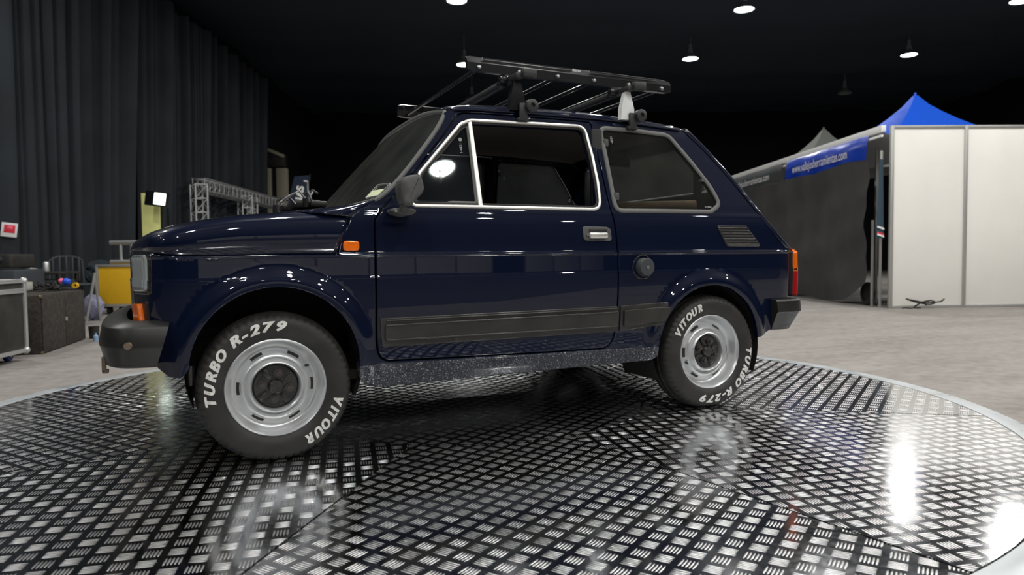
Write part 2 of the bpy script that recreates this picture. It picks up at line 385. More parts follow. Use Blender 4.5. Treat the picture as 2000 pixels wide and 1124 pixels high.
# ================================================================== body side panels
def snorm(s, z, ex=0.0):
    e = 2e-3
    a = Vector(side(s+e,z,ex))-Vector(side(s-e,z,ex)); b = Vector(side(s,z+e,ex))-Vector(side(s,z-e,ex))
    return a.cross(b).normalized(), a.normalized(), b.normalized()   # outward (towards -y on the near side)
def resample(P, step):
    out = []
    for i in range(len(P)):
        a, b = P[i], P[(i+1) % len(P)]; n = max(1, int(round(math.dist(a,b)/step)))
        for k in range(n): out.append((a[0]+(b[0]-a[0])*k/n, a[1]+(b[1]-a[1])*k/n))
    return out
def chaikin(P, n=2, keep=()):
    for _ in range(n):
        Q = []
        for i in range(len(P)):
            a, b = P[i], P[(i+1) % len(P)]
            Q += [(a[0]*.75+b[0]*.25, a[1]*.75+b[1]*.25), (a[0]*.25+b[0]*.75, a[1]*.25+b[1]*.75)]
        P = Q
    return P
def area(P): return sum(P[i][0]*P[(i+1)%len(P)][1]-P[(i+1)%len(P)][0]*P[i][1] for i in range(len(P)))/2
def rounded(P, R):
    """polygon with every corner rounded; R one radius or a list"""
    out = []; n = len(P)
    for i in range(n):
        a, p, c = Vector(P[i-1]), Vector(P[i]), Vector(P[(i+1) % n]); r = R[i] if isinstance(R, (list,tuple)) else R
        u, v = (a-p).normalized(), (c-p).normalized(); ang = u.angle(v)
        if r <= 0 or abs(ang-PI) < .06: out.append(tuple(p)); continue
        d = min(r/math.tan(ang/2), (a-p).length*.48, (c-p).length*.48); p0, p1 = p+u*d, p+v*d
        for k in range(7):
            t = k/6; out.append(tuple(p0*(1-t)**2+p*2*t*(1-t)+p1*t*t))
    return out
def offset(P, d):
    """d>0 grows the polygon"""
    if area(P) < 0: P = P[::-1]
    out = []; n = len(P)
    for i in range(n):
        a, p, c = Vector(P[i-1]), Vector(P[i]), Vector(P[(i+1) % n])
        n1 = Vector(((p-a).y, -(p-a).x)); n2 = Vector(((c-p).y, -(c-p).x))
        n1.normalize(); n2.normalize(); m = (n1+n2)
        if m.length < 1e-6: m = n1
        m.normalize(); out.append(tuple(p+m*d/max(.5, m.dot(n1))))
    return out
def inside(p, P):
    x, y = p; c = False; j = len(P)-1
    for i in range(len(P)):
        xi, yi = P[i]; xj, yj = P[j]
        if (yi > y) != (yj > y) and x < (xj-xi)*(y-yi)/(yj-yi)+xi: c = not c
        j = i
    return c
ZROWS = [.608,.6115,.617,.622,.680,.685,.6885,.692,.6965,.702,.838,.845,.853,.862,.871,.88]
def panel(name, outer, holes, m, parent, gs=.018, ex=0.0, depth=.016, rad=.003, mirror=False, step=.010, skirt_holes=True, both=False):
    if area(outer) < 0: outer = outer[::-1]
    holes = [h[::-1] if area(h) > 0 else h for h in holes]
    loops = [resample(outer, step)]+[resample(h, step) for h in holes]
    pts = []; edges = []; lidx = []
    cell = {}
    def reg(p): cell.setdefault((int(p[0]//.01), int(p[1]//.01)), []).append(p)
    for L in loops:
        b = len(pts); pts += L; edges += [(b+i, b+(i+1) % len(L)) for i in range(len(L))]; lidx.append(list(range(b, b+len(L))))
        for p in L: reg(p)
    x0, x1 = min(p[0] for p in outer), max(p[0] for p in outer); z0, z1 = min(p[1] for p in outer), max(p[1] for p in outer)
    zs = sorted(set([round(z0+.5*gs+i*gs, 5) for i in range(int((z1-z0)/gs)+1)]))
    zs = [z for z in zs if all(abs(z-q) > .006 for q in ZROWS)]+[z for z in ZROWS if z0 < z < z1]
    xs = [x0+.5*gs+i*gs for i in range(int((x1-x0)/gs)+1)]
    def near(p, d):
        ci, cj = int(p[0]//.01), int(p[1]//.01)
        for i in (-1,0,1):
            for j in (-1,0,1):
                for q in cell.get((ci+i, cj+j), ()):
                    if (p[0]-q[0])**2+(p[1]-q[1])**2 < d*d: return True
        return False
    for z in zs:
        for x in xs:
            extra = [x]
            for p in [(x, z)]:
                if inside(p, outer) and not any(inside(p, h) for h in holes) and not near(p, .0045): pts.append(p)
    # extra samples on the wheel-arch flares and corners
    for cx, cz, R in (AF, AR):
        for dr in (.008,.014,.020,.027,.034,.043,.052,.062,.072):
            for k in range(120):
                t = PI*k/119*1.2-.1*PI; p = (cx+(R+dr)*math.cos(t), cz+(R+dr)*math.sin(t))
                if inside(p, outer) and not any(inside(p, h) for h in holes) and not near(p, .0045): pts.append(p); reg(p)
    v2, e2, f2, ov, oe, of = delaunay_2d_cdt([Vector(p) for p in pts], edges, [], 0, 1e-7)
    faces = []
    for f in f2:
        c = sum((v2[i] for i in f), Vector((0,0)))/3
        if inside(c, outer) and not any(inside(c, h) for h in holes): faces.append(tuple(f))
    V = []; N = []
    for p in v2:
        V.append(Vector(side(p[0], p[1], ex))); N.append(snorm(p[0], p[1], ex)[0])
    mp = {}
    for i, o_ in enumerate(ov):
        for j in o_: mp[j] = i
    for li, L in enumerate(lidx):
        if li and not skirt_holes: continue
        n = len(L); rings = []
        for k in range(5): rings.append([])
        for i in range(n):
            a, p, c = pts[L[i-1]], pts[L[i]], pts[L[(i+1) % n]]
            d = (c[0]-a[0], c[1]-a[1]); l = math.hypot(*d) or 1
            o2 = (d[1]/l, -d[0]/l)
            P = V[mp[L[i]]]; nn, ts, tz = snorm(p[0], p[1], ex); T = (ts*o2[0]+tz*o2[1]).normalized()
            rings[0].append(mp[L[i]])
            for k, ang in enumerate((35, 65, 90)):
                t = math.radians(ang); V.append(P+T*rad*math.sin(t)-nn*rad*(1-math.cos(t))); N.append((nn*math.cos(t)+T*math.sin(t)).normalized()); rings[k+1].append(len(V)-1)
            V.append(P+T*rad-nn*(rad+depth)); N.append(T); rings[4].append(len(V)-1)
        for k in range(4):
            for i in range(n):
                j = (i+1) % n; faces.append((rings[k][i], rings[k+1][i], rings[k+1][j], rings[k][j]))
    def flip(V, N, F): return [Vector((v.x,-v.y,v.z)) for v in V], [Vector((n.x,-n.y,n.z)) for n in N], [f[::-1] for f in F]
    # orient by the analytic normal
    def orient(V, N, F):
        out = []
        for f in F:
            a = (V[f[1]]-V[f[0]]).cross(V[f[2]]-V[f[0]])
            if a.length < 1e-14 and len(f) > 3: a = (V[f[2]]-V[f[0]]).cross(V[f[3]]-V[f[0]])
            s_ = sum((N[i] for i in f), Vector())
            out.append(f if a.dot(s_) >= 0 else f[::-1])
        return out
    faces = orient(V, N, faces)
    if mirror or both:
        V2, N2, F2 = flip(V, N, faces)
        if both: b = len(V); V = V+V2; N = N+N2; faces = faces+[tuple(i+b for i in f) for f in F2]
        else: V, N, faces = V2, N2, F2
    return mesh_obj(name, V, faces, m, parent, True, N)
def on(s, z, ex=0.0, mirror=False):
    v = Vector(side(s, z, ex)); return Vector((v.x, -v.y, v.z)) if mirror else v
def bead(P, w, h, closed=True, mirror=False, ex=0.0, mbuf=None, ns=6):
    """raised rounded strip that follows polyline P on the body side"""
    pts = P; n = len(pts); b = mbuf or MB(); vs = []; fs = []; K = ns+1
    for i in range(n):
        a = pts[i-1] if (i or closed) else pts[i]; c = pts[(i+1) % n] if (i < n-1 or closed) else pts[i]
        d = (c[0]-a[0], c[1]-a[1]); l = math.hypot(*d) or 1; o2 = (d[1]/l, -d[0]/l)
        nn, ts, tz = snorm(pts[i][0], pts[i][1], ex); T = (ts*o2[0]+tz*o2[1]); P0 = Vector(side(pts[i][0], pts[i][1], ex))
        for k in range(K):
            t = PI*k/ns; q = P0+T*(w/2*math.cos(t))+nn*(h*math.sin(t)**.7)
            if mirror: q.y = -q.y
            vs.append(q)
    for i in range(n if closed else n-1):
        j = (i+1) % n
        for k in range(K-1): fs.append((i*K+k, i*K+k+1, j*K+k+1, j*K+k))
        fs.append((i*K+K-1, i*K, j*K, j*K+K-1))
    if not closed: fs += [tuple(range(K)), tuple((n-1)*K+k for k in range(K))[::-1]]
    b.add(vs, fs); return b
def arc(c, R, a0, a1, n=40): return [(c[0]+R*math.cos(math.radians(a0+(a1-a0)*i/n)), c[1]+R*math.sin(math.radians(a0+(a1-a0)*i/n))) for i in range(n+1)]

DOOR = [(.341,.795),(.3467,.826),(.486,.976),(.628,1.136),(.667,1.187),(.690,1.222),(.712,1.237),(.745,1.242),(1.0,1.2445),(1.29,1.2455),(1.303,1.238),(1.302,1.206),(1.309,1.129),(1.3305,.890),(1.347,.805),(1.3505,.678),(1.3483,.467),(1.340,.37),(1.327,.325),(1.305,.302),(1.277,.2945),(.40,.307),(.368,.312),(.349,.330),(.3405,.36),(.3385,.434),(.3395,.687)]
DOORP = offset(chaikin(DOOR,1), -.0072)
DOORH = offset(chaikin(DOOR,1), .0042)
DWIN = rounded([(.4850,.8735),(.5297,.9884),(.7104,1.1861),(.7505,1.2034),(1.258,1.2145),(1.2745,1.0918),(1.2825,.9749),(1.2790,.8740),(.80,.8735)], [.012,0,.05,.05,.035,0,0,.035,0])
QWIN = rounded([(1.3425,1.2165),(1.5224,1.2165),(1.700,1.2085),(1.8028,1.0875),(1.8822,.9812),(1.9160,.905),(1.8600,.8735),(1.6138,.872),(1.362,.869),(1.351,1.0959)], [.03,0,.06,0,.25,.03,.03,0,.03,0])
def front_arch(a0, a1): return arc(AF[:2], AF[2], a0, a1)
BODY = ([(SF+.0005,.36),(SF+.0005,.7105),(-.46,.7100),(-.41,.7065),(-.3434,.6925),(-.29,.6855),(-.1075,.6865),(.0412,.688),(.2135,.6885),(.2235,.7233),(.239,.7675),(.257,.7997),(.266,.8215),
         (.2883,.8400),(.317,.8590),(.3503,.8852),(.375,.897),(.403,.922),(.483,1.0066),(.5946,1.144),(.638,1.210),(.6515,1.236),(.7033,1.2480),(.8471,1.2553),(1.31,1.2593),(1.50,1.254),(1.64,1.2475),(1.74,1.243),(1.792,1.236),(1.829,1.2132),
         (1.898,1.1524),(2.018,1.0226),(2.1215,.8934),(2.234,.7632),(2.286,.712),(2.31,.703),(2.35,.700),(SR-.0005,.700),(SR-.0005,.36),(2.33,.355),(2.2328,.345),(2.15,.306),(2.1085,.300)]
        + arc(AR[:2], AR[2], 6, 176, 60) + [(1.5485,.2895),(.2785,.2990)] + arc(AF[:2], AF[2], -3, 176, 60)
        + [(-.2735,.322),(-.2935,.305),(-.33,.309),(-.3673,.3337),(-.40,.352)])
SILL = [(.281,.262),(.2975,.2394),(.354,.219),(1.5135,.2335),(1.545,.25),(1.547,.2845),(.281,.2940)]
car = empty('car', (0,0,0), 0, 'glossy navy blue vintage two-door hatchback with white-lettered tyres parked on the turntable', 'car')
panel('body_shell', BODY, [DOORH, QWIN], M['paint'], car, both=True, depth=.018, rad=.003)
for mir in (False, True): panel('sill', SILL, [], M['chip'], car, mirror=mir, ex=.004, rad=.006, depth=.05)
for mir in (False, True):
    d = panel('door', DOORP, [offset(DWIN, .002)], M['paint'], car, mirror=mir, depth=.03, ex=.0006)
    fr = bead(resample(offset(DWIN, .0055), .012), .0135, .0065, mirror=mir, ex=.001).build('chrome_window_frame', M['satin'], d)
    tag(fr, 'bright cream-silver window surround')
    rb = bead(resample(offset(DWIN, -.0045), .012), .010, .004, mirror=mir, ex=-.004).build('window_seal', M['rubber'], d)
    # quarter-light divider, frame and panes
    div = bead([(.7465+(.7545-.7465)*k/8, 1.203+(.872-1.203)*k/8) for k in range(9)], .019, .009, closed=False, mirror=mir, ex=-.004).build('window_divider', M['satin'], d)
    vt = [(.4980,.8830),(.5360,.9865),(.7080,1.1745),(.7300,1.1880),(.7395,1.180),(.7435,.8830)]
    vr = bead(resample(rounded(vt,.012), .012), .014, .005, mirror=mir, ex=-.010).build('vent_window_frame', M['seal' if not mir else 'rubber'], d)
    # the pane stands a few degrees ajar on its hinge
    pn = Vector((.073,-.961,.277)).normalized(); p0 = Vector(side(.62,1.0,-.009)); vp = []
    for a_, z_ in rounded(offset(vt,-.002),.012):
        q = Vector(side(a_, z_, -.009)); q.y = p0.y-((q.x-p0.x)*pn.x+(q.z-p0.z)*pn.z)/pn.y; vp.append(q if not mir else Vector((q.x,-q.y,q.z)))
    mesh_obj('vent_window_glass', vp, [tuple(range(len(vp)))], M['glass_vent'], d, False)
    dg = [(.752,1.2035),(1.262,1.217),(1.285,.872),(.7585,.872)]
    if mir: panel('window_glass', dg, [], M['glass_far'], d, mirror=mir, ex=-.016, depth=.002, rad=.0005, gs=.05)
    # lower moulding: three ribs
    def strip(poly, exs, nm, par):
        panel(nm, rounded(poly,.004), [], M['trim_strip'], par, mirror=mir, ex=exs, depth=.012, rad=.003, gs=.03)
    strip([(.3546,.4625),(1.342,.4680),(1.342,.3690),(.3621,.3652)], .006, 'side_moulding', d)
    strip([(.372,.4400),(1.342,.4480),(1.342,.3890),(.3720,.3880)], .0145, 'side_moulding_rib', d)
    for za, zb_ in ((.4400,.4480),(.3880,.3890),(.4560,.4615)):
        bead([(.374+(1.338-.374)*k/30, za+(zb_-za)*k/30) for k in range(31)], .006, .0045, closed=False, mirror=mir, ex=.0145 if za < .45 else .006).build('moulding_bead', M['trim_strip'], d)
    q1 = [(1.3620,.4692),(1.589,.4762),(1.5590,.3862),(1.3600,.3672)]
    strip(q1, .006, 'side_moulding', car)
    strip([(1.3760,.4500),(1.594,.4580),(1.5640,.4030),(1.3760,.3870)], .0145, 'side_moulding_rib', car)
    # door handle
    HB = rounded([(1.190,.796),(1.301,.794),(1.3165,.786),(1.3185,.742),(1.192,.744)], .010)
    hb = panel('door_handle', HB, [rounded([(1.212,.785),(1.298,.783),(1.300,.752),(1.214,.753)],.004)], M['mirror_shell'], d, mirror=mir, ex=.005, depth=.010, rad=.003, gs=.02)
    b = MB(); sg = 1 if mir else -1
    p0, p1 = on(1.213,.763,.010,mir), on(1.297,.760,.010,mir)
    b.box((p0+p1)/2, (.086,.016,.026), .007); b.build('handle_grip', M['satin'], d)
    MB().box(on(1.256,.770,-.004,mir), (.094,.016,.040), .004).build('handle_recess', M['black_plastic'], d)
    MB().tube(on(1.205,.764,.0,mir), on(1.205,.764,.011,mir), .006, 16).build('key_lock', M['steel'], d)
    # quarter window
    bead(resample(offset(QWIN, .004), .012), .020, .007, mirror=mir, ex=.0).build('quarter_window_seal', M['seal'], car)
    panel('quarter_window_glass', offset(QWIN,-.002), [], M['glass_far' if mir else 'glass'], car, mirror=mir, ex=-.003, depth=.002, rad=.0005, gs=.05)
    for z in (1.155, .925): MB().box(on(1.357+(.012 if z<1 else 0), z, .003, mir), (.024,.012,.032), .004).build('window_hinge', M['mirror_shell'], car)
    MB().tube(on(1.845,1.013,-.01,mir), on(1.845,1.013,.008,mir), .008, 18).build('window_latch', M['steel'], car)
    # side repeater
    sl = panel('side_indicator', rounded([(.233,.7355),(.2808,.7352),(.2800,.7092),(.2325,.7095)],.008), [], M['amber'], car, mirror=mir, ex=.010, depth=.012, rad=.004, gs=.01)
    tag(sl, 'small orange side lamp')
    # air vent with louvres
    b = MB(); vq = [(1.8853,.8045),(2.0500,.8055),(2.1270,.7165),(1.9331,.7180)]
    bead(resample(rounded(vq,.006), .01), .008, .005, mirror=mir, mbuf=b)
    for k in range(7):
        t = (k+.5)/7; z = .8045-.087*t; xa = 1.8853+(1.9331-1.8853)*t; xb = 2.05+(2.127-2.05)*t
        bead([(xa+(xb-xa)*i/8, z) for i in range(9)], .0075, .0055, closed=False, mirror=mir, mbuf=b)
    b.build('air_vent', M['trim_strip'], car)
    panel('air_vent_recess', rounded(vq,.006), [], M['rubber'], car, mirror=mir, ex=.0012, depth=.002, rad=.0005, gs=.03)
# fuel cap on the near side
fc = on(1.475,.630)
b = MB(); b.lathe([(fc.y+.004,.052),(fc.y-.003,.051),(fc.y-.004,.048)], 48, (fc.x-.006,0,fc.z), 'Y'); b.build('fuel_filler_recess', M['black_gloss'], car)
b = MB(); b.lathe([(fc.y+.006,.040),(fc.y-.024,.038),(fc.y-.030,.034),(fc.y-.031,.020),(fc.y-.029,.0)], 48, (fc.x,0,fc.z), 'Y'); b.build('fuel_cap', mat('grey_rubber_cap', (.045,.048,.052), .55), car)
b = MB(); b.lathe([(fc.y-.028,.009),(fc.y-.033,.008),(fc.y-.033,.0)], 24, (fc.x,0,fc.z), 'Y'); b.build('fuel_cap_lock', M['steel'], car)
# ------------------------------------------------------------------ lofted shells (hood, scuttle, roof, tail)
def loft(name, E, C, m, parent, p=3.0, nt=22, t0=0.0, t1=1.0, dens_=None):
    """E: near edge points (y<0), C: centreline points; superelliptic crown mirrored to the far side"""
    n = len(E); rows = []
    th = [PI/2*(k/nt) for k in range(nt+1)]
    for e, c in zip(E, C):
        e, c = Vector(e), Vector(c); row = []
        pp = p(e, c) if callable(p) else p
        for t in th:
            u = math.cos(t)**(2/pp) if t < PI/2-1e-6 else 0.0; v = math.sin(t)**(2/pp) if t > 1e-6 else 0.0
            row.append(Vector((e.x+(c.x-e.x)*v, e.y*u, e.z+(c.z-e.z)*v)))
        rows.append(row+[Vector((q.x,-q.y,q.z)) for q in row[-2::-1]])
    k = len(rows[0]); V = [v for r in rows for v in r]; F = []
    for i in range(n-1):
        for j in range(k-1): F.append((i*k+j, i*k+j+1, (i+1)*k+j+1, (i+1)*k+j))
    return V, F, rows
def shell(name, V, F, m, parent, thick=.004, angle=math.radians(50)):
    o = mesh_obj(name, V, F, m, parent)
    bm = bmesh.new(); bm.from_mesh(o.data); bmesh.ops.remove_doubles(bm, verts=bm.verts, dist=1e-5); bmesh.ops.recalc_face_normals(bm, faces=bm.faces)
    top = max(bm.faces, key=lambda f: f.calc_center_median().z)
    if top.normal.z < 0: bmesh.ops.reverse_faces(bm, faces=bm.faces)
    bm.to_mesh(o.data); bm.free()
    s = o.modifiers.new('thickness', 'SOLIDIFY'); s.thickness = thick; s.offset = -1
    return o
def interp(P, n):
    """Catmull-Rom resample of 3D points to n samples by arc length"""
    P = [Vector(p) for p in P]; D = []
    Q = [P[0]*2-P[1]]+P+[P[-1]*2-P[-2]]
    for i in range(1, len(Q)-2):
        for k in range(16):
            t = k/16; D.append(.5*((2*Q[i])+(Q[i+1]-Q[i-1])*t+(2*Q[i-1]-5*Q[i]+4*Q[i+1]-Q[i+2])*t*t+(3*Q[i]-Q[i-1]-3*Q[i+1]+Q[i+2])*t**3))
    D.append(P[-1]); L = [0]
    for a, b in zip(D, D[1:]): L.append(L[-1]+(b-a).length)
    out = []; j = 0
    for i in range(n):
        d = L[-1]*i/(n-1)
        while j < len(L)-2 and L[j+1] < d: j += 1
        f = (d-L[j])/max(1e-9, L[j+1]-L[j]); out.append(D[j].lerp(D[j+1], min(1,f)))
    return out
# hood
def hood_z(x):
    T = [(-.455,.7165),(-.445,.731),(-.43,.744),(-.40,.762),(-.36,.780),(-.30,.799),(-.22,.816),(-.10,.834),(.03,.846),(.15,.853),(.30,.857)]
    if x <= T[0][0]: return T[0][1]
    for (a,b),(c,d) in zip(T,T[1:]):
        if x <= c: t=(x-a)/(c-a); return b+(d-b)*t
    return T[-1][1]
DFe = [(x-.0, y-.0055*0) for x, y in DF]
def half_w(x):
    """half width of the plan contour at x (front corner included), plus the crease lip"""
    best = 0
    for a, b in zip(DF, DF[1:]):
        if (a[0]-x)*(b[0]-x) <= 0: return abs(a[1]+(b[1]-a[1])*((x-a[0])/((b[0]-a[0]) or 1e-9)))+.002
    if x > -.24: return .672-bow(x)+.002
    return 0.0
V = []; F = []; NA, NB = 60, 34
ss = [SF+(.2075-SF)*((i/NA)**1.0) for i in range(NA+1)]
# outline station i runs along the shut line; sections sweep inward to the rear centre
rows = []
for i in range(NA+1):
    a = i/NA
    row = []
    for j in range(NB+1):
        th = PI/2*j/NB
        pz = 2.7+6.3*min(1,a/.62)
        xr = .2075+.052*min(1, max(0, (math.sin(th)**(2/pz) if j else 0)/.80)) - (.19*((1-math.cos(th))**1.5))
        xf = -.4575
        x = xf+(xr-xf)*(1-math.cos(PI/2*a))**.9
        w = half_w(x); zb = .6945+ (.0165*max(0,min(1,(-.30-x)/.12)))
        zc = hood_z(x)
        u = math.cos(th)**(2/pz) if j < NB else 0; v = math.sin(th)**(2/pz) if j else 0
        zz = zb+(max(zc,zb+.004)-zb)*v
        row.append(Vector((x, -max(0,w-.15*(zz-zb))*u, zz)))
    rows.append(row+[Vector((q.x,-q.y,q.z)) for q in row[-2::-1]])
k = len(rows[0])
V = [v for r in rows for v in r]; F = [(i*k+j, i*k+j+1, (i+1)*k+j+1, (i+1)*k+j) for i in range(NA) for j in range(k-1)]
shell('hood', V, F, M['paint'], car)
# scuttle in front of the windscreen
E = interp([on(.266,.8235), on(.290,.8420), on(.317,.8600), on(.3503,.8870)], 12)
Cc = interp([(.035,0,.852),(.10,0,.858),(.18,0,.864),(.272,0,.868)], 12)
V, F, _ = loft('scuttle', E, Cc, M['paint'], car, p=3.6); shell('scuttle_panel', V, F, M['paint'], car)
# windscreen
WE = interp([on(.3550,.8850,-.004), on(.403,.922,-.004), on(.483,1.0066,-.004), on(.5946,1.144,-.004), on(.640,1.212,-.006), (.6600,-.520,1.2420)], 30)
WC = interp([(.268,0,.866),(.36,0,.972),(.48,0,1.108),(.585,0,1.218),(.640,0,1.2755)], 30)
def ws_sec(e, c, n=24):
    row = []
    for k in range(n+1):
        u = 1-k/n; f = u**3.0
        row.append(Vector((c.x+(e.x-c.x)*f, e.y*u, c.z+(e.z-c.z)*u**3)))
    return row+[Vector((q.x,-q.y,q.z)) for q in row[-2::-1]]
rows = [ws_sec(e, c) for e, c in zip(WE, WC)]; k = len(rows[0])
V = [v for r in rows for v in r]; F = [(i*k+j, i*k+j+1, (i+1)*k+j+1, (i+1)*k+j) for i in range(len(rows)-1) for j in range(k-1)]
ws = mesh_obj('windscreen', V, F, M['glass_ws'], car)
loop = rows[0]+[r[-1] for r in rows[1:]]+rows[-1][-2::-1]+[r[0] for r in rows[-2:0:-1]]
loop = [p for i, p in enumerate(loop) if (p-loop[i-1]).length > .004]
MB().path(loop, .0085, 8, closed=True).build('windscreen_seal', M['seal'], ws)
# inspection sticker and etched mark on the glass
def on_ws(i, j): return rows[i][j]
stv = [on_ws(2,1), on_ws(2,4), on_ws(6,4), on_ws(6,1)]
stn = (stv[1]-stv[0]).cross(stv[3]-stv[0]).normalized()
if stn.y > 0: stn = -stn
def quad_on(vs, d, nm, m_, par): return mesh_obj(nm, [v+stn*d for v in vs], [(0,1,2,3)], m_, par, False)
c_ = sum(stv, Vector())/4
bl, br, tr_, tl = stv
quad_on([bl, bl.lerp(br,1), br.lerp(tr_,.55), bl.lerp(tl,.55)], .002, 'window_sticker', M['sticker'], ws)
MB().path([v+stn*.002 for v in stv], .0016, 5, closed=True).build('sticker_border', M['etch'], ws)
# roof
ROE = interp([(.6600,-.5230,1.2430), on(.7033,1.2500,.002), on(.8471,1.2573,.002), on(1.31,1.2613,.002), on(1.50,1.256,.002), on(1.64,1.2495,.002), on(1.74,1.245,.002), on(1.797,1.238,.001)], 44)
ROC = interp([(.640,0,1.2765),(.72,0,1.292),(.86,0,1.308),(1.05,0,1.317),(1.30,0,1.318),(1.52,0,1.309),(1.72,0,1.290),(1.835,0,1.266)], 44)
V, F, _ = loft('roof', ROE, ROC, M['paint'], car, p=2.7); shell('roof', V, F, M['paint'], car)
for sg in (1,-1): MB().path([Vector((p.x, sg*(p.y-.004), p.z-.001)) for p in ROE[1:-1]], .0052, 8).build('roof_gutter', M['paint'], car)
# tail: sloping back with window
TE = interp([on(1.797,1.238,.001), on(1.829,1.2152,.0), on(1.898,1.1544), on(2.018,1.0246), on(2.1215,.8954), on(2.234,.7652), on(2.288,.714), on(2.33,.7015)], 40)
TC = interp([(1.835,0,1.266),(1.875,0,1.232),(1.945,0,1.162),(2.065,0,1.030),(2.165,0,.905),(2.29,0,.768),(2.36,0,.716),(2.384,0,.702)], 40)
V, F, rows = loft('tail', TE, TC, M['paint'], car, p=4.5)
k = len(rows[0])
gi0, gi1 = 5, 19; gj0 = 8
hole = lambda i, j: gi0 <= i < gi1 and gj0 <= j < k-1-gj0
F1 = [(i*k+j, i*k+j+1, (i+1)*k+j+1, (i+1)*k+j) for i in range(len(rows)-1) for j in range(k-1) if not hole(i,j)]
F2 = [(i*k+j, i*k+j+1, (i+1)*k+j+1, (i+1)*k+j) for i in range(len(rows)-1) for j in range(k-1) if hole(i,j)]
shell('tail_panel', V, F1, M['paint'], car)
for sg in (1,-1): MB().path([Vector((p.x, sg*(p.y-.001), p.z+.001)) for p in TE[1:-4]], .0045, 8).build('pillar_highlight_bead', M['paint'], car)  # bead added to catch a highlight line along the pillar edge
used = sorted({i for f in F2 for i in f}); mp = {u: i for i, u in enumerate(used)}
rg = mesh_obj('rear_window', [V[i]+Vector((-.004,0,-.004)) for i in used], [tuple(mp[i] for i in f) for f in F2], M['glass'], car)
lp = [rows[gi0][j] for j in range(gj0, k-gj0)]+[rows[i][k-1-gj0] for i in range(gi0+1, gi1+1)]+[rows[gi1][j] for j in range(k-2-gj0, gj0-1, -1)]+[rows[i][gj0] for i in range(gi1-1, gi0, -1)]
MB().path([p for i, p in enumerate(lp) if (p-lp[i-1]).length > .003], .009, 8, closed=True).build('rear_window_seal', M['seal'], rg)
# ------------------------------------------------------------------ lamps
for mir in (False, True):
    bz = panel('headlight', rounded([(-.540,.706),(-.374,.704),(-.374,.572),(-.540,.570)],.010), [], M['black_gloss'], car, mirror=mir, ex=.002, depth=.012, rad=.003, gs=.02)
    ln = panel('headlight_lens', rounded([(-.527,.6955),(-.3965,.6945),(-.3965,.5850),(-.527,.5820)],.012), [], M['lens'], bz, mirror=mir, ex=.009, depth=.010, rad=.006, gs=.015)
    b = MB()
    for i in range(11):
        s_ = -.521+.0118*i; bead([(s_, .592+.096*j/6) for j in range(7)], .004, .0022, closed=False, mirror=mir, ex=.0095, mbuf=b)
    b.build('headlight_flutes', M['lens'], bz)
    ib = panel('front_indicator', rounded([(-.500,.540),(-.395,.546),(-.389,.455),(-.500,.455)],.006), [], M['black_plastic'], car, mirror=mir, ex=.006, depth=.02, rad=.003, gs=.02)
    panel('indicator_lens', rounded([(-.492,.534),(-.432,.5355),(-.416,.466),(-.492,.465)],.006), [], M['amber'], ib, mirror=mir, ex=.022, depth=.022, rad=.004, gs=.015)
    tl_ = panel('tail_lamp', rounded([(2.3480,.690),(2.47,.690),(2.47,.480),(2.3400,.480)],.008), [], M['black_plastic'], car, mirror=mir, ex=.014, depth=.02, rad=.003, gs=.02)
    panel('amber_lens', rounded([(2.3560,.686),(2.465,.686),(2.465,.598),(2.3530,.598)],.006), [], M['amber'], tl_, mirror=mir, ex=.036, depth=.024, rad=.004, gs=.02)
    panel('red_lens', rounded([(2.3525,.596),(2.465,.596),(2.465,.484),(2.3490,.484)],.006), [], M['red'], tl_, mirror=mir, ex=.036, depth=.024, rad=.004, gs=.02)
# ------------------------------------------------------------------ bumpers
def bumper(name, path, prof, m, parent):
    """path in plan (near half, outer face), prof (inset, z)"""
    P = interp([(x,y,0) for x,y in path], 26); pts = []
    full = P+[Vector((p.x,-p.y,0)) for p in P[-2::-1]]
    n = len(full); K = len(prof); V = []
    for i, p in enumerate(full):
        a = full[max(0,i-1)]; c = full[min(n-1,i+1)]; d = (c-a).normalized(); o = Vector((-d.y, d.x, 0))
        if o.dot(p-Vector((.98,0,0))) < 0: o = -o
        for ins, z in prof:
            sh = Vector((0,0,0))
            if i in (0,1,n-2,n-1): sh.x = (.475-z)*(-.30 if path[0][0] < 1 else .12)*(1 if i in (0,n-1) else .6)
            V.append(Vector((p.x,p.y,0))-o*ins+Vector((0,0,z))+sh)
    F = [(i*K+j, i*K+(j+1)%K, (i+1)*K+(j+1)%K, (i+1)*K+j) for i in range(n-1) for j in range(K)]+[tuple(range(K)), tuple((n-1)*K+j for j in range(K-1,-1,-1))]
    b = MB().add(V, F); return b.build(name, m, parent, angle=math.radians(30))
fb = bumper('front_bumper', [(-.318,-.700),(-.37,-.702),(-.43,-.695),(-.475,-.672),(-.503,-.630),(-.522,-.55),(-.538,-.40),(-.550,-.2),(-.555,0)],
    [(.016,.350),(.003,.402),(.0,.409),(.0,.415),(.009,.464),(.013,.471),(.022,.476),(.070,.490),(.085,.489),(.085,.350),(.03,.345)], M['black_plastic'], car)
p = Vector((-.4735,-.676,.418)); d = Vector((-.75,-.66,0)).normalized()
MB().tube(Vector((-.430,-.690,.418)), Vector((-.4345,-.7015,.418)), .011, 20).build('bumper_bolt', mat('rusty_bolt', (.20,.15,.11), .6, metal=.4), fb)
MB().box((-.510,-.565,.350), (.012,.022,.05), .003).box((-.506,-.565,.328), (.018,.022,.012), .003).build('bumper_bracket', mat('rusty_bracket', (.12,.09,.07), .8), fb)
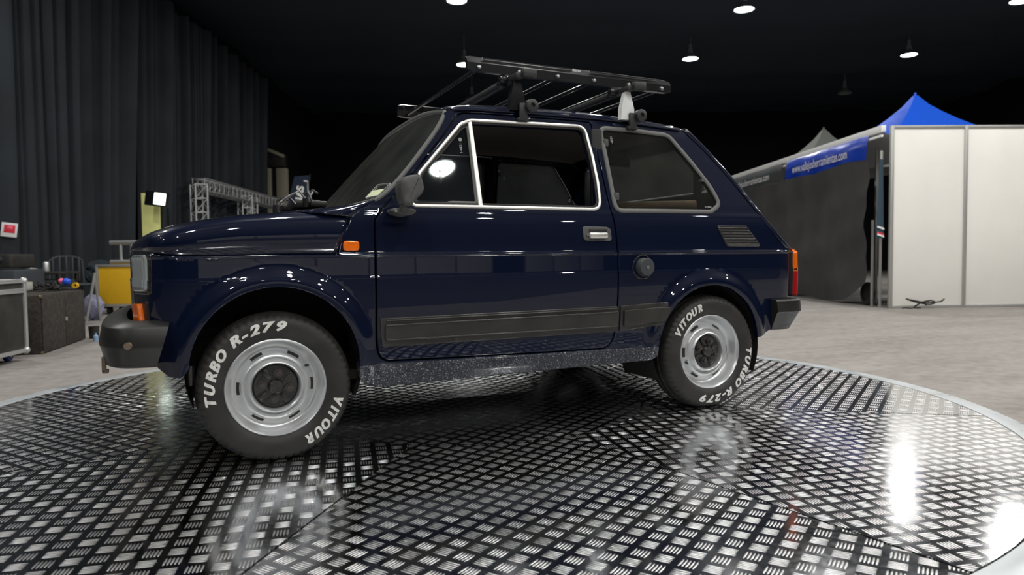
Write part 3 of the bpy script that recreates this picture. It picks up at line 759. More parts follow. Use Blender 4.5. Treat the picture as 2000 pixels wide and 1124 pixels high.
rb = bumper('rear_bumper', [(2.190,-.704),(2.26,-.706),(2.33,-.70),(2.375,-.672),(2.405,-.63),(2.425,-.55),(2.44,-.4),(2.455,0)],
    [(.055,.325),(.010,.405),(.0,.412),(.0,.418),(.004,.462),(.010,.468),(.07,.472),(.085,.47),(.085,.325)], M['black_plastic'], car)
# ------------------------------------------------------------------ wheels
TREAD_N = 240
def tyre_mod(i, j, r):
    if j in (6,7,14,15) and i % 4 == 0: return r-.005
    return r
def wheel(x, side_sign, turn, name='wheel'):
    """side_sign -1: near side; local y points outward = side_sign"""
    s = side_sign; Y0 = s*.660; Z0 = .2482
    # rim (axial measured from the flange plane, inward positive)
    def ax(d): return Y0-s*d
    rimp = [(.030,.152),(.012,.157),(.004,.1615),(0,.1650),(-.0025,.1640),(-.003,.1610),(.002,.1570),(.014,.1540),(.032,.1510),(.045,.1470),(.052,.1390),(.052,.1300),(.045,.1210),(.036,.1130),(.0265,.1080),(.0245,.1040),(.029,.1000),(.037,.0975),(.036,.0945),(.022,.0900),(.0115,.0860),(.0095,.0820),(.013,.0785),(.022,.0765),(.042,.0755),(.060,.0750)]
    b = MB(); b.lathe([(ax(a), r) for a, r in rimp], 96, (x,0,Z0), 'Y')
    rim = b.build(name, M['rim'], car, angle=math.radians(60))
    ty = [(.020,.1565),(.002,.1620),(-.006,.1700),(-.013,.1850),(-.0165,.2050),(-.0140,.2230),(-.0070,.2370),(.004,.2455),(.018,.2500),(.040,.2520),(.044,.2460),(.048,.2525),(.072,.2530),(.076,.2470),(.080,.2525),(.104,.2500),(.120,.2440),(.131,.2300),(.138,.2050),(.134,.1800),(.120,.1565)]
    b = MB(); b.lathe([(ax(a), r) for a, r in ty], TREAD_N, (x,0,Z0), 'Y', closed=False, mod=tyre_mod)
    for v in b.v:
        if v.z < .004: v.z = .004+(v.z-.004)*.0
    tyre = b.build('tyre', M['tyre'], rim, angle=math.radians(32))
    # moulded rings on the sidewall
    # vent slots
    for k in range(6):
        b = MB(); t0 = math.radians(30+60*k+turn*0)
        vs = []
        for i in range(9):
            t = t0+math.radians(-10+20*i/8)*s*-1
            for r, a in ((.1255,.0372),(.1160,.0312)): vs.append(Vector((x+r*math.sin(t), ax(a), Z0+r*math.cos(t))))
        b.add(vs, [(2*i,2*i+1,2*i+3,2*i+2) for i in range(8)]); b.build('vent_slot', M['rubber'], rim)
    # centre
    b = MB(); b.lathe([(ax(.036),.0752),(ax(.030),.070),(ax(.028),.030),(ax(.028),0)], 48, (x,0,Z0), 'Y')
    for k in range(4):
        t = math.radians(55+90*k+turn); c = Vector((x+.050*math.sin(t), ax(.026), Z0+.050*math.cos(t)))
        b.box(c, (.018,.008,.036), .003, Matrix.Rotation(t, 3, 'Y'))
    hub = b.build('hub', M['black_gloss'], rim)
    b = MB(); b.lathe([(ax(.030),.027),(ax(.014),.025),(ax(.009),.020),(ax(.0085),.0)], 32, (x,0,Z0), 'Y'); b.build('hub_cap', M['black_gloss'], rim)
    for k in range(4):
        t = math.radians(10+90*k+turn); c = Vector((x+.045*math.sin(t), 0, Z0+.045*math.cos(t)))
        b = MB(); b.tube(c+Vector((0,ax(.030),0)), c+Vector((0,ax(.021),0)), .0150, 20); b.tube(c+Vector((0,ax(.022),0)), c+Vector((0,ax(.010),0)), .0095, 6); b.build('wheel_bolt', M['lug'], rim)
    t = math.radians(58+turn); c = Vector((x+.118*math.sin(t), 0, Z0+.118*math.cos(t)))
    b = MB(); b.tube(c+Vector((0,ax(.034),0)), c+Vector((.006*math.sin(t),ax(.012),.006*math.cos(t))), .0045, 10); b.build('valve_stem', M['rubber'], rim)
    # raised white letters
    def word(txt, a0, a1, R=.2065, size=.043):
        n = len(txt); b = MB(); G = []
        for ch in txt:
            vv, ff = text_mesh(ch, size, .30, .0017, 'CENTER', 1.0, .005); G.append((vv, ff, max(v.x for v in vv)-min(v.x for v in vv), (max(v.x for v in vv)+min(v.x for v in vv))/2))
        arcl = math.radians(a1-a0)*R; inner = sum(g[2] for g in G)-(G[0][2]+G[-1][2])/2; sx = min(1.45, arcl/(inner*1.13)); gap = (arcl-inner*sx)/(n-1)
        pos = [0]
        for i in range(1, n): pos.append(pos[-1]+(G[i-1][2]+G[i][2])/2*sx+gap)
        for i, ch in enumerate(txt):
            t = math.radians(a0+turn)+pos[i]/R; vv, ff, w_, xc = G[i]
            vv = [Vector(((v.x-xc)*sx+d_, v.y, 0)) for d_ in (-.0011,.0011) for v in vv]; ff = ff+[tuple(k+len(vv)//2 for k in f) for f in ff]
            out = []
            for v in vv:
                rr = R+v.y+(0 if ch != '-' else .0)
                tt = t*1.0+v.x/R
                # sidewall profile height at rr
                aa = None
                for (a_, r_), (c_, d_) in zip(ty[:8], ty[1:8]):
                    if r_ <= rr <= d_: aa = a_+(c_-a_)*(rr-r_)/(d_-r_)
                if aa is None: aa = -.0165
                out.append(Vector((x-s*rr*math.sin(tt), ax(aa-.0018), Z0+rr*math.cos(tt))))
            b.add(out, ff)
        o = mesh_obj('tyre_lettering', b.v, b.f, M['letter'], rim, False); tag(o, 'raised white tyre lettering')
    word('TURBO', 263, 305); word('R-279', 322, 365); word('VITOUR', 108, 150)
    return rim
wheel(0.0, -1, 0); wheel(1.84, -1, 190)
wheel(0.0, 1, 40); wheel(1.84, 1, 100)
# wheel wells
for cx, cz, R in (AF, AR):
    for sg in (-1, 1):
        b = MB(); ys = [sg*.655, sg*.40]
        n = 30; vs = []
        for i in range(n+1):
            t = math.radians(-25+230*i/n)
            for y in ys: vs.append(Vector((cx+(R+.012)*math.cos(t), y, cz+(R+.012)*math.sin(t))))
        b.add(vs, [(2*i,2*i+1,2*i+3,2*i+2) for i in range(n)])
        b.add([(cx+(R+.012)*math.cos(math.radians(-25+230*i/n)), sg*.40, cz+(R+.012)*math.sin(math.radians(-25+230*i/n))) for i in range(n+1)], [tuple(range(n+1))])
        b.build('wheel_well', M['well'], car)
b = MB(); b.box((.90,0,.262), (1.30,1.22,.03)); b.box((2.2,0,.36), (.22,1.1,.05)); b.box((-.36,0,.36), (.10,1.0,.03))
b.box((1.0,0,.285), (2.3,.76,.05)); b.box((.95,-.25,.225), (.9,.05,.04), .01); b.box((.95,.25,.225), (.9,.05,.04), .01)
b.build('underbody', M['well'], car)
b = MB(); b.tube((0,-.55,.2482),(0,.55,.2482),.022,12); b.tube((1.84,-.55,.2482),(1.84,.55,.2482),.03,12); b.box((1.95,0,.27),(.35,.5,.16),.03); b.tube((2.05,-.3,.24),(2.3,-.3,.26),.035,16); b.box((.56,-.52,.222),(.045,.04,.03),.005)
b.build('running_gear', M['well'], car)
b = MB(); b.tube((-.262,-.62,.335),(-.262,-.62,.272),.014,14); b.tube((-.262,-.62,.28),(-.262,-.60,.265),.012,12); b.build('towing_eye', M['black_gloss'], car)
# ------------------------------------------------------------------ cabin
b = MB(); b.box((.33,0,.60),(.03,1.20,.56),.01); b.box((1.70,0,.50),(.05,1.20,.52),.01); b.box((.43,0,.80),(.20,1.16,.13),.03)
for sg in (-1,1): b.box((1.02,sg*.600,.58),(1.34,.03,.54),.01); b.box((1.95,sg*.54,.70),(.45,.03,.30),.01)
b.build('cabin_lining', M['lining'], car)
b = MB(); b.box((1.94,0,.862),(.40,1.08,.02),.005); b.build('parcel_shelf', M['lining'], car)
V, F, _ = loft('x', [Vector((p.x, p.y*.93, p.z-.022)) for p in ROE], [Vector((p.x,0,p.z-.028)) for p in ROC], None, None, p=2.7)
hl = mesh_obj('headliner', V, F, M['headliner'], car)
def seat(x, y, name='front_seat'):
    b = MB(); b.box((x,y,.46),(.50,.46,.14),.05); st = b.build(name, M['seat'], car)
    b = MB(); b.box((x+.25,y,.68),(.12,.44,.46),.05, Matrix.Rotation(math.radians(14),3,'Y')); b.build('seat_back', M['seat'], st)
seat(.86,-.28); seat(.86,.28)
b = MB(); b.box((1.48,0,.46),(.42,1.08,.14),.05); rs = b.build('rear_seat', M['seat'], car); b = MB(); b.box((1.69,0,.68),(.10,1.06,.40),.04, Matrix.Rotation(math.radians(10),3,'Y')); b.build('seat_back', M['seat'], rs)
b = MB(); b.path([(.60+.19*math.sin(t)*.42, -.28+.19*math.cos(t), .74+.19*math.sin(t)*.9) for t in [2*PI*i/32 for i in range(32)]], .011, 8, closed=True)
b.tube((.60,-.28,.74),(.45,-.28,.70),.015); b.tube((.60,-.46,.74),(.60,-.10,.74),.010); b.build('steering_wheel', M['lining'], car)
# B and C pillar inner trims
for sg in (-1,1):
    MB().box((1.312,sg*.565,1.04),(.050,.02,.34),.006).build('pillar_trim', M['lining'], car)
    MB().box((1.90,sg*.50,1.06),(.04,.02,.24),.006).build('pillar_trim', M['lining'], car)
# mirror hanging in the rear of the cabin
b = MB(); b.box((0,0,0),(.21,.022,.052),.010, Matrix.Rotation(math.radians(6),3,'Y')); b.tube((-.01,0,.02),(.0,0,.085),.007,10); b.box((0,0,.09),(.05,.03,.02),.006)
for i in range(len(b.v)): b.v[i] = Matrix.Rotation(-.5,4,'Z') @ b.v[i] + Vector((1.745,.0,1.170))
b.build('interior_mirror', M['rack_grey'], car)
# wipers
def wiper(pts, name='windscreen_wiper'):
    return MB().path(pts, .006, 6).build(name, M['black_plastic'], car)
# ------------------------------------------------------------------ wipers and cowl clutter
cw = MB(); cw.box((.155,-.30,.885),(.10,.20,.030),.008); cw.box((.13,-.12,.885),(.08,.12,.024),.006); cw.box((.19,-.42,.882),(.06,.05,.022),.006); cw.build('cowl_grille', M['black_plastic'], car)
for x0, y0 in ((.150,-.40),(.085,-.02)):
    b = MB(); b.path([(x0,y0,.885),(x0+.015,y0+.01,.915),(x0+.055,y0+.20,.945),(x0+.065,y0+.30,.955)], .006, 8); b.tube((x0,y0,.872),(x0,y0,.905),.014,12)
    w = b.build('windscreen_wiper', M['black_plastic'], car)
    MB().path([(x0+.052,y0+.06,.930),(x0+.070,y0+.28,.962),(x0+.062,y0+.50,.962)], .0045, 6).build('wiper_blade', M['rubber'], w)
b = MB(); b.path([(.165,-.43,.892),(.150,-.44,.93),(.148,-.445,.965)], .004, 8); b.tube((.148,-.445,.962),(.133,-.447,.962),.004,8); b.build('washer_nozzle', M['steel'], car)
b = MB(); b.path([(.10,-.47,.878),(.075,-.48,.905),(.115,-.47,.925),(.135,-.465,.900)], .0045, 8); b.path([(.055,-.48,.890),(.095,-.48,.915)], .004, 6); b.build('wiper_linkage', M['steel'], car)
# ------------------------------------------------------------------ door mirror (near side)
doors = [o for o in car.children if o.name.startswith('door') and not o.name.startswith('door_')]
nd = doors[0]
MO = [(.4030,.9471),(.4239,.9583),(.4631,.9650),(.4722,.9608),(.4816,.9289),(.4830,.9043),(.4433,.8682),(.4366,.8549),(.4138,.8523),(.4028,.8829),(.3963,.9209)]
b = MB(); b.prism([(x+.002,z) for x,z in chaikin(MO,1)], -.800, -.715, .012); mr = b.build('door_mirror', M['mirror_shell'], nd)
mb_ = [(.3871,.8465),(.4009,.8532),(.4644,.8526),(.4754,.8439),(.4696,.8330),(.4453,.8242),(.4118,.8285),(.3915,.8353)]
b = MB(); b.prism([(x,z) for x,z in chaikin(mb_,1)], -.735, -.648, .008); b.tube((.425,-.730,.845),(.427,-.75,.865),.014,12); b.build('mirror_base', M['mirror_shell'], nd)
MB().tube((.399,-.734,.842),(.399,-.738,.842),.0055,12).build('mirror_screw', M['steel'], nd)
b = MB(); b.box(on(.607,.998,-.012)+Vector((0,.0,0)), (.012,.010,.022), .004); b.blob(on(.607,.972,-.010), (.008,.004,.017), 2); b.build('vent_window_catch', M['steel'], nd)
# etched glass marks
def glass_mark(s_, z_, ex, mir, par, txt, size=.016, vert=True):
    vv, ff = text_mesh(txt, size, 0, .0002)
    n_, ts, tz = snorm(s_, z_, ex); P0 = Vector(side(s_, z_, ex))+n_*.0025
    out = []
    for v in vv:
        u_, w_ = (v.y, v.x) if vert else (v.x, v.y)
        if vert: q = P0+ts*(-u_)+tz*w_*1.0
        else: q = P0+ts*u_+tz*w_
        if mir: q.y = -q.y
        out.append(q)
    return mesh_obj('glass_mark', out, ff, M['etch'], par, False)
g1 = glass_mark(.7015,1.095,-.009,False,nd,'1-4831',.015)
MB().lathe([(0,.007),(0,.0)],20,on(.7015,1.130,-.006),'Y').build('glass_mark', M['etch'], nd)
glass_mark(1.3925,1.170,-.003,False,car,'-4831',.015)
glass_mark(1.853,.8905,-.003,False,car,'FLORES1',.010,False)
glass_mark(.73,1.10,-.009,True,doors[1],'481',.022); glass_mark(1.40,1.13,-.003,True,car,'481',.022)
# ================================================================== roof rack
rack = empty('roof_rack', (0,0,0), 0, 'black steel roof rack with two side rails and crossbars above the navy car', 'roof rack')
def zt(x): return 1.448-.006*(x-.75)
RX0, RX1 = .770, 1.742
def rail(y, nm):
    s = -1 if y < 0 else 1
    # section in (y,z): lower upright face, tilted upper facet
    sec = [(0,-.034),(0,0),(-.012,.022),(-.026,.030),(-.032,.026),(-.022,.0),(-.022,-.034)]
    b = MB(); V = []
    xs = [RX0-.010, RX0+.012, RX1-.03, RX1]; sh = [-.006,0,0,-.012]
    for x, dz in zip(xs, sh):
        for dy, dz2 in sec: V.append(Vector((x, y+s*(-.0)+(-s)*(-dy) if False else y-s*(-dy)*(-1)*(-1), 0)) if False else Vector((x, y-(-dy)*s*1.0, zt(x)+dz2*(1 if dz == 0 else .82))))
    K = len(sec); F = [(i*K+j, i*K+(j+1)%K, (i+1)*K+(j+1)%K, (i+1)*K+j) for i in range(len(xs)-1) for j in range(K)]+[tuple(range(K)), tuple((len(xs)-1)*K+j for j in range(K-1,-1,-1))]
    b.add(V, F); r_ = b.build(nm, M['rack'], rack, angle=math.radians(20))
    # pressed ribs along the tilted facet
    b = MB()
    for xa, xb in ((RX0+.055, RX0+.46), (RX1-.42, RX1-.075)):
        b.tube((xa,y+s*.006,zt(xa)+.010),(xb,y+s*.006,zt(xb)+.010),.0028,8); b.tube((xa,y-s*.002,zt(xa)+.020),(xb,y-s*.002,zt(xb)+.020),.002,8)
    b.build('rail_rib', M['rack'], r_)
    return r_
YR = .508
rn = rail(-YR, 'side_rail'); rf = rail(YR, 'side_rail')
bx = [.808, .984, 1.160, 1.336, 1.511, 1.688]
for i, x in enumerate(bx):
    z = zt(x)-.020
    b = MB()
    b.tube((x,-YR+.004,z),(x,YR-.004,z), .0085, 10)
    cb = b.build('crossbar', M['rack'], rack)
    for sg in (-1,1):
        MB().lathe([(sg*(YR+.012),0),(sg*(YR+.0115),.006),(sg*(YR+.006),.0095),(sg*(YR-.001),.0095)], 20, (x,0,z+.001), 'Y').build('bolt', M['steel'], cb)
b = MB()
for k, (dx) in enumerate((.030, .205, .395)):
    pass
for x in (.952, 1.475):
    z = zt(x)-.052
    b = MB(); b.box((x,0,z),(.034,1.17,.022),.004); lb = b.build('load_bar', M['rack_grey'], rack)
    for sg in (-1,1):
        MB().box((x+.036,sg*.590,z+.008),(.060,.030,.034),.004).build('bar_end_cap', M['rack_grey'], lb)
        # foot: tapered tower standing in the gutter, clamp knob in front
        yg = sg*.548; b = MB(); zb = 1.262
        V = []
        for zz, hw, yy, hd in ((zb,.034,yg,.012),(zb+.045,.032,yg,.014),(zb+.085,.022,yg,.013),(zb+.118,.013,yg,.012),(z,.014,yg,.012)):
            for a_, b_ in ((-1,-1),(1,-1),(1,1),(-1,1)): V.append(Vector((x+a_*hw, yy+b_*hd, zz)))
        F = [(i*4+j,i*4+(j+1)%4,(i+1)*4+(j+1)%4,(i+1)*4+j) for i in range(4) for j in range(4)]+[(3,2,1,0),(16,17,18,19)]
        ft = b.add(V, F).build('rack_foot', M['glare_foot'] if (x > 1.4 and sg < 0) else M['rack'], rack)
        if x > 1.4 and sg < 0: tag(ft, 'rack foot with glare put into its white colour')
        b = MB(); b.box((x+.020,yg+sg*.020,zb-.006),(.036,.014,.070),.004); b.lathe([(yg+sg*.018,.026),(yg+sg*.042,.026),(yg+sg*.045,.022),(yg+sg*.045,.010),(yg+sg*.036,.009),(yg+sg*.036,.0)], 28, (x+.052,0,zb+.018), 'Y'); b.box((x+.020,yg+sg*.010,zb-.035),(.050,.030,.012),.003)
        b.build('clamp_knob', M['rack_grey'], ft)
        b = MB(); b.box((x-.035,yg-sg*.050,z-.004),(.040,.030,.030),.006); b.tube((x-.06,yg-sg*.05,z-.02),(x-.02,yg-sg*.05,z-.02),.008,10); b.build('bar_bracket', M['rack'], ft)
vv, ff = text_mesh('Rhino', .017, .2, .0003)
mesh_obj('rack_badge', [Vector((1.245+v.x, -YR-.0125, zt(1.245)+.013+v.y)) for v in vv], ff, M['white'], rn, False)
# ================================================================== turntable
TC0 = Vector((.94,-.02,0)); TR = 2.20; TR2 = 2.33
turn = empty('turntable_platform', TC0, 0, 'large round turntable of silver five-bar tread plate under the navy car', 'turntable')
def sheet(name, a0, a1, r0, r1, rot, off=(0,0)):
    n = max(6, int(abs(a1-a0)/3)); me = bpy.data.meshes.new(name); vs = []; fs = []
    rs = [r0, r1]
    for i in range(n+1):
        t = math.radians(a0+(a1-a0)*i/n)
        for r in rs: vs.append((r*math.cos(t), r*math.sin(t), 0))
        for r in rs: vs.append((r*math.cos(t), r*math.sin(t), -.004))
    for i in range(n):
        b_ = i*4; c_ = b_+4; fs.append((b_,b_+1,c_+1,c_)); fs.append((b_+1,b_+3,c_+3,c_+1)); fs.append((b_,c_,c_+2,b_+2))
    fs += [(0,2,3,1),(n*4,n*4+1,n*4+3,n*4+2)]
    me.from_pydata(vs, [], fs); me.materials.append(M['tread']); uv = me.uv_layers.new(name='tread')
    ca, sa = math.cos(math.radians(rot)), math.sin(math.radians(rot)); cell = .0558
    for l in me.loops:
        v = me.vertices[l.vertex_index].co; X, Y = v.x+TC0.x, v.y+TC0.y
        uv.data[l.index].uv = ((X*ca+Y*sa)/cell+off[0], (-X*sa+Y*ca)/cell+off[1])
    o = bpy.data.objects.new(name, me); COL.objects.link(o); o.parent = turn; return o
g = .12
A_ = [(-167,-126.5,-11.5),(-126.5,-82.5,33),(-82.5,-36,-11.8),(-36,9,33),(9,54,-11.5),(54,99,33),(99,146,-11.5),(146,193,33)]
for k, (a0,a1,rt) in enumerate(A_): sheet('tread_plate', a0+g, a1-g, .808, TR, rt, (.31*k,.17*k))
b_ = sheet('centre_plate', 0, 360, 0.0, .802, 33)
b = MB(); b.lathe([(-.004,TR+.004),(.0005,TR+.006),(.0005,TR+.085),(-.006,TR+.095),(-.07,TR2+.02),(-.09,TR2+.02),(-.09,TR+.004)], 160, (0,0,0), 'Z', closed=True); b.build('edge_ring', M['ring'], turn)
b = MB(); b.lathe([(-.006,0),(-.006,TR+.01),(-.088,TR+.01),(-.088,0)], 96, (0,0,0), 'Z'); b.build('deck_base', M['well'], turn)
# ================================================================== hall
def struct(name, b, m, smooth=True):
    o = b.build(name, m, None, smooth); o['kind'] = 'structure'; return o
U0, U1, V0, V1 = -7.6, 19.0, -12.0, 31.0
b = MB(); b.add([H(U0-1,V0-1,FZ), H(U1+1,V0-1,FZ), H(U1+1,V1+1,FZ), H(U0-1,V1+1,FZ)], [(0,1,2,3)]); struct('floor', b, M['carpet'])
# sagging black ceiling fabric
b = MB(); nu, nv = 70, 90; vs = []
for i in range(nu+1):
    for j in range(nv+1):
        u = U0+(U1-U0)*i/nu; v = V0+(V1-V0)*j/nv
        sag = .16*abs(math.sin(PI*(v)/4.3))**.6*-1+.05*math.sin(2.3*v+.7*math.sin(u*.6))+.04*math.sin(u*1.7+v*.4)+.03*math.sin(v*7.1+u*.5)
        vs.append(H(u, v, 7.05+sag))
b.add(vs, [(i*(nv+1)+j, i*(nv+1)+j+1, (i+1)*(nv+1)+j+1, (i+1)*(nv+1)+j) for i in range(nu) for j in range(nv)]); struct('ceiling', b, M['ceiling'])
b = MB(); b.add([H(U0,V1,FZ), H(U1,V1,FZ), H(U1,V1,7.3), H(U0,V1,7.3)], [(0,1,2,3)]); struct('wall_far', b, M['dark_wall'])
b = MB(); b.add([H(U1,V0,FZ), H(U1,V1,FZ), H(U1,V1,7.3), H(U1,V0,7.3)], [(0,1,2,3)]); struct('wall_right', b, M['dark_wall'])
b = MB(); b.add([H(U0,V0,FZ), H(U0,V1,FZ), H(U0,V1,7.3), H(U0,V0,7.3)], [(0,1,2,3)]); struct('wall_left', b, M['dark_wall'])
b = MB(); b.add([H(U0,V0,FZ), H(U1,V0,FZ), H(U1,V0,7.3), H(U0,V0,7.3)], [(0,1,2,3)]); struct('wall_back', b, M['dark_wall'])
# pleated drapes along the left wall: one drop of cloth after another
rr = random.Random(3)
def drape(v0, v1, u, zt_, name, label, seed, group):
    r = random.Random(seed); ph = []
    v = v0; knots = []
    while v < v1: knots.append(v); v += r.choice((r.uniform(.10,.22), r.uniform(.2,.5)))
    knots.append(v1)
    cols = []
    for a, c in zip(knots, knots[1:]):
        dp = r.uniform(.10,.42); bo = r.uniform(-.04,.10)
        for k in range(6):
            t = k/6; cols.append((a+(c-a)*t, bo*(t>0)+dp*math.sin(PI*t)**.9, r.uniform(-.02,.02)))
    cols.append((v1,0,0)); zs = [FZ+.01+(zt_-FZ-.01)*i/10 for i in range(11)]; vs = []
    drift = r.uniform(-.03,.03)
    for vv, dp, jt in cols:
        for i, z in enumerate(zs):
            f = (z-FZ)/(zt_-FZ)
            vs.append(H(u+dp*(.55+.45*f)+.03*math.sin(vv*1.3+f*2), vv+.06*math.sin(f*2.2+vv*.8)+drift*f, z))
    n = len(zs); b = MB().add(vs, [(i*n+j, i*n+j+1, (i+1)*n+j+1, (i+1)*n+j) for i in range(len(cols)-1) for j in range(n-1)])
    o = mesh_obj(name, b.v, b.f, M['curtain']); tag(o, label, 'curtain', group); return o
drape(14.3, 22.2, -7.0, 6.05, 'stage_curtain', 'tall black pleated drape running away behind the silver truss gate', 5, None)
drape(3.1, 14.1, -7.0, 6.05, 'stage_curtain', 'tall black pleated drape behind the road cases at the left edge', 6, None)
drape(-9.0, 2.9, -7.0, 6.05, 'stage_curtain', 'tall black pleated drape beside the camera', 8, None)
# ================================================================== pendant lamps
def lamp_mesh(root, lit):
    b = MB(); b.lathe([(.30,.035),(.29,.06),(.20,.075),(.17,.075),(.14,.11),(.05,.20),(.02,.225),(.0,.228),(.012,.215),(.045,.185)], 32, (0,0,0), 'Z'); o1 = b.build('lamp_shade', M['reflector'], root)
    b = MB(); b.lathe([(.010,.205),(.002,.15),(.0,.0)], 32, (0,0,0), 'Z'); o2 = b.build('lamp_diffuser', M['glow'] if lit else M['unlit'], root)
    b = MB(); b.tube((0,0,.29),(0,0,.95),.008,8); b.tube((0,0,.28),(0,0,.42),.045,14); o3 = b.build('lamp_stem', M['reflector'], root)
    return [o1, o2, o3]
desc = {(-.7,16.0):'lit pendant hall lamp at the top edge left of centre',(5.75,16.0):'lit pendant hall lamp highest above the rear of the car',(12.1,16.0):'lit pendant hall lamp cut by the top right corner',
        (-.7,20.3):'lit pendant hall lamp just left of the roof rack end',(5.75,20.3):'lit pendant hall lamp right of the roof rack, below the brighter one',(12.1,20.3):'lit pendant hall lamp above the blue tent peak'}
LZ = {(-.7,16.0):.22,(5.75,16.0):.03,(12.1,16.0):.22,(-.7,20.3):-.03,(5.75,20.3):.12,(12.1,20.3):.22,(12.4,24.6):.12,(-.6,24.6):-.05}
proto = None; LL = lamp_light(None)
for lit, lst in ((True, LAMPS), (False, UNLIT)):
    proto = None
    for (u, v) in lst:
        lab = desc.get((u,v), 'added lit pendant lamp, unseen, above or behind the camera' if lit else ('unlit grey pendant lamp between the roof rack and the blue tent' if u > 0 else 'unlit grey pendant lamp seen between the roof rack bars'))
        r_ = empty('pendant_lamp', H(u,v,LAMP_Z+LZ.get((u,v),0)), 0, lab, 'lamp', 'pendant lamps under the hall ceiling' )
        if proto is None: kids = lamp_mesh(r_, lit); proto = r_
        else:
            for k_ in kids:
                c_ = k_.copy(); COL.objects.link(c_); c_.parent = r_
        if lit:
            lo = bpy.data.objects.new('bulb_light', LL); COL.objects.link(lo); lo.parent = r_; lo.location = (0,0,-.02)
# ================================================================== exhibition booth and tents on the right
def hobj(name, u, v, z, label, cat, rz=0, group=None): return empty(name, H(u,v,z), -HA+rz, label, cat, group)   # local x = right, y = forward
def L(b, *a): return b
bo = hobj('booth_wall', 5.53, 9.65, FZ, 'row of white exhibition wall panels between grey aluminium posts at the right edge', 'booth wall')
HB_ = 2.52
xs = [0, 1.035, 2.07, 3.105, 4.14]
for i, x in enumerate(xs):
    MB().box((x,0,HB_/2),(.048,.048,HB_),.006).build('post', M['frame_alu'], bo)
    if i < 4:
        MB().box((x+.5175,0,HB_/2-.01),(.99,.012,HB_-.06),.001).build('panel', M['panel'], bo)
        MB().box((x+.5175,0,HB_-.02),(.99,.040,.040),.004).box((x+.5175,0,.02),(.99,.040,.040),.004).build('rail', M['frame_alu'], bo)
# side frame running away from the camera
sb = hobj('booth_side_frame', 5.47, 9.75, FZ, 'long white aluminium top rail of the booth row receding behind the car', 'frame')
b = MB(); b.box((0,4.1,HB_-.02),(.07,8.2,.09),.006).box((-.02,4.1,HB_-.12),(.03,8.2,.035),.004); b.build('top_rail', mat('white_aluminium_rail', (.85,.85,.83), .45), sb)
for y in (3.12, 7.3): MB().box((-.03,y,2.24),(.05,.05,.52),.004).build('post', M['frame_alu'], sb)
MB().box((.0,0.05,1.10),(.03,.03,2.2),.003).build('post', M['frame_alu'], sb)
MB().box((-.02,.22,.62),(.03,.03,1.24),.003).build('post', M['frame_alu'], sb)
aw = hobj('white_awning', 5.47, 9.75, FZ, 'strip of white tent roof edges showing below the long top rail', 'tent roof')
b = MB(); n = 24; b.add([Vector((.05+.25*(k%2)*0+(.0 if j==0 else .9), .1+8*i/n, (HB_-.06+.05*math.sin(i*1.9)) if j==0 else HB_-.32)) for i in range(n+1) for j in range(2) for k in range(1)], [(2*i,2*i+1,2*i+3,2*i+2) for i in range(n)])
b.build('roof_edge', M['white_tent'], aw)
def cloth(root, nm, m, y0, y1, z0, z1, amp=.02, nu=60, nv=24, sagtop=0, lift=None, zz=None):
    vs = []; r = random.Random(2)
    for i in range(nu+1):
        for j in range(nv+1):
            t, s_ = i/nu, j/nv; y = y0+(y1-y0)*t
            za, zb = (z0(t) if callable(z0) else z0), (z1(t) if callable(z1) else z1); z = za+(zb-za)*s_
            vs.append(Vector((amp*(math.sin(t*12+s_*2)*.3+math.sin(t*27-s_*5)*.12+.6*math.sin(s_*9+t*6)+.3*math.sin(s_*23+t*11)), y, z)))
    b = MB().add(vs, [(i*(nv+1)+j,i*(nv+1)+j+1,(i+1)*(nv+1)+j+1,(i+1)*(nv+1)+j) for i in range(nu) for j in range(nv)])
    return mesh_obj(nm, b.v, b.f, m, root)
sc = hobj('shade_cloth', 5.36, 9.95, FZ, 'large black woven shade cloth hung below the blue valance along the booth side', 'cloth')
o = cloth(None, 'x', M['mesh_cloth'], .05, 8.0, lambda t: .04+.30*max(0,1-t/.10)**1.5+.02*math.sin(t*30), lambda t: 2.08+.03*abs(math.sin(t*16)), .045)
o.parent = sc; o.name = 'cloth_panel'
bw = hobj('caster_wheel', 5.62, 10.25, FZ, 'dark round wheel peeping out under the lifted corner of the black shade cloth', 'wheel')
b = MB(); b.lathe([(-.03,.10),(-.03,.155),(-.015,.17),(.015,.17),(.03,.155),(.03,.10)], 32, (-.08,0,.175), 'X'); b.lathe([(-.02,0),(-.02,.10),(.02,.10),(.02,0)], 24, (-.08,0,.175), 'X'); o = b.build('tyre', M['rubber'], bw)
def valance(u, v, y0, y1, label, m, txt, ty, tsz, name='tent_valance', x0=-.05):
    r_ = hobj(name, u, v, 0, label, 'banner')
    vs = []; n = 40
    for i in range(n+1):
        t = i/n; y = y0+(y1-y0)*t
        for z, dx in ((2.40,.12),(2.36,.02),(2.20,.0),(2.02+.03*math.sin(t*7),.0+.015*math.sin(t*23))): vs.append(Vector((dx+.008*math.sin(t*17+z*9), y, z)))
    F_ = [(i*4+j,i*4+j+1,(i+1)*4+j+1,(i+1)*4+j) for i in range(n) for j in range(3)]
    mesh_obj('cloth', vs, F_, m, r_)
    vv, ff = text_mesh(txt, tsz, 0, .001)
    w = max(a.x for a in vv)-min(a.x for a in vv)
    # the lettering reads from the far end towards the near end
    mesh_obj('lettering', [Vector((-.028, ty-a.x*(y1-y0)*.70/w, 2.17+a.y)) for a in vv], ff, M['white'], r_, False)
    return r_
valance(5.39, 9.9, .15, 2.92, 'blue tent valance with a white web address beside the white booth wall', M['valance'], 'www.vallejosherramientas.com', 1.62, .21)
valance(5.39, 12.95, .10, 3.3, 'dark grey tent valance with white lettering behind the car tail', M['grey_val'], 'www.vallejosherramientas.com', 1.7, .19)
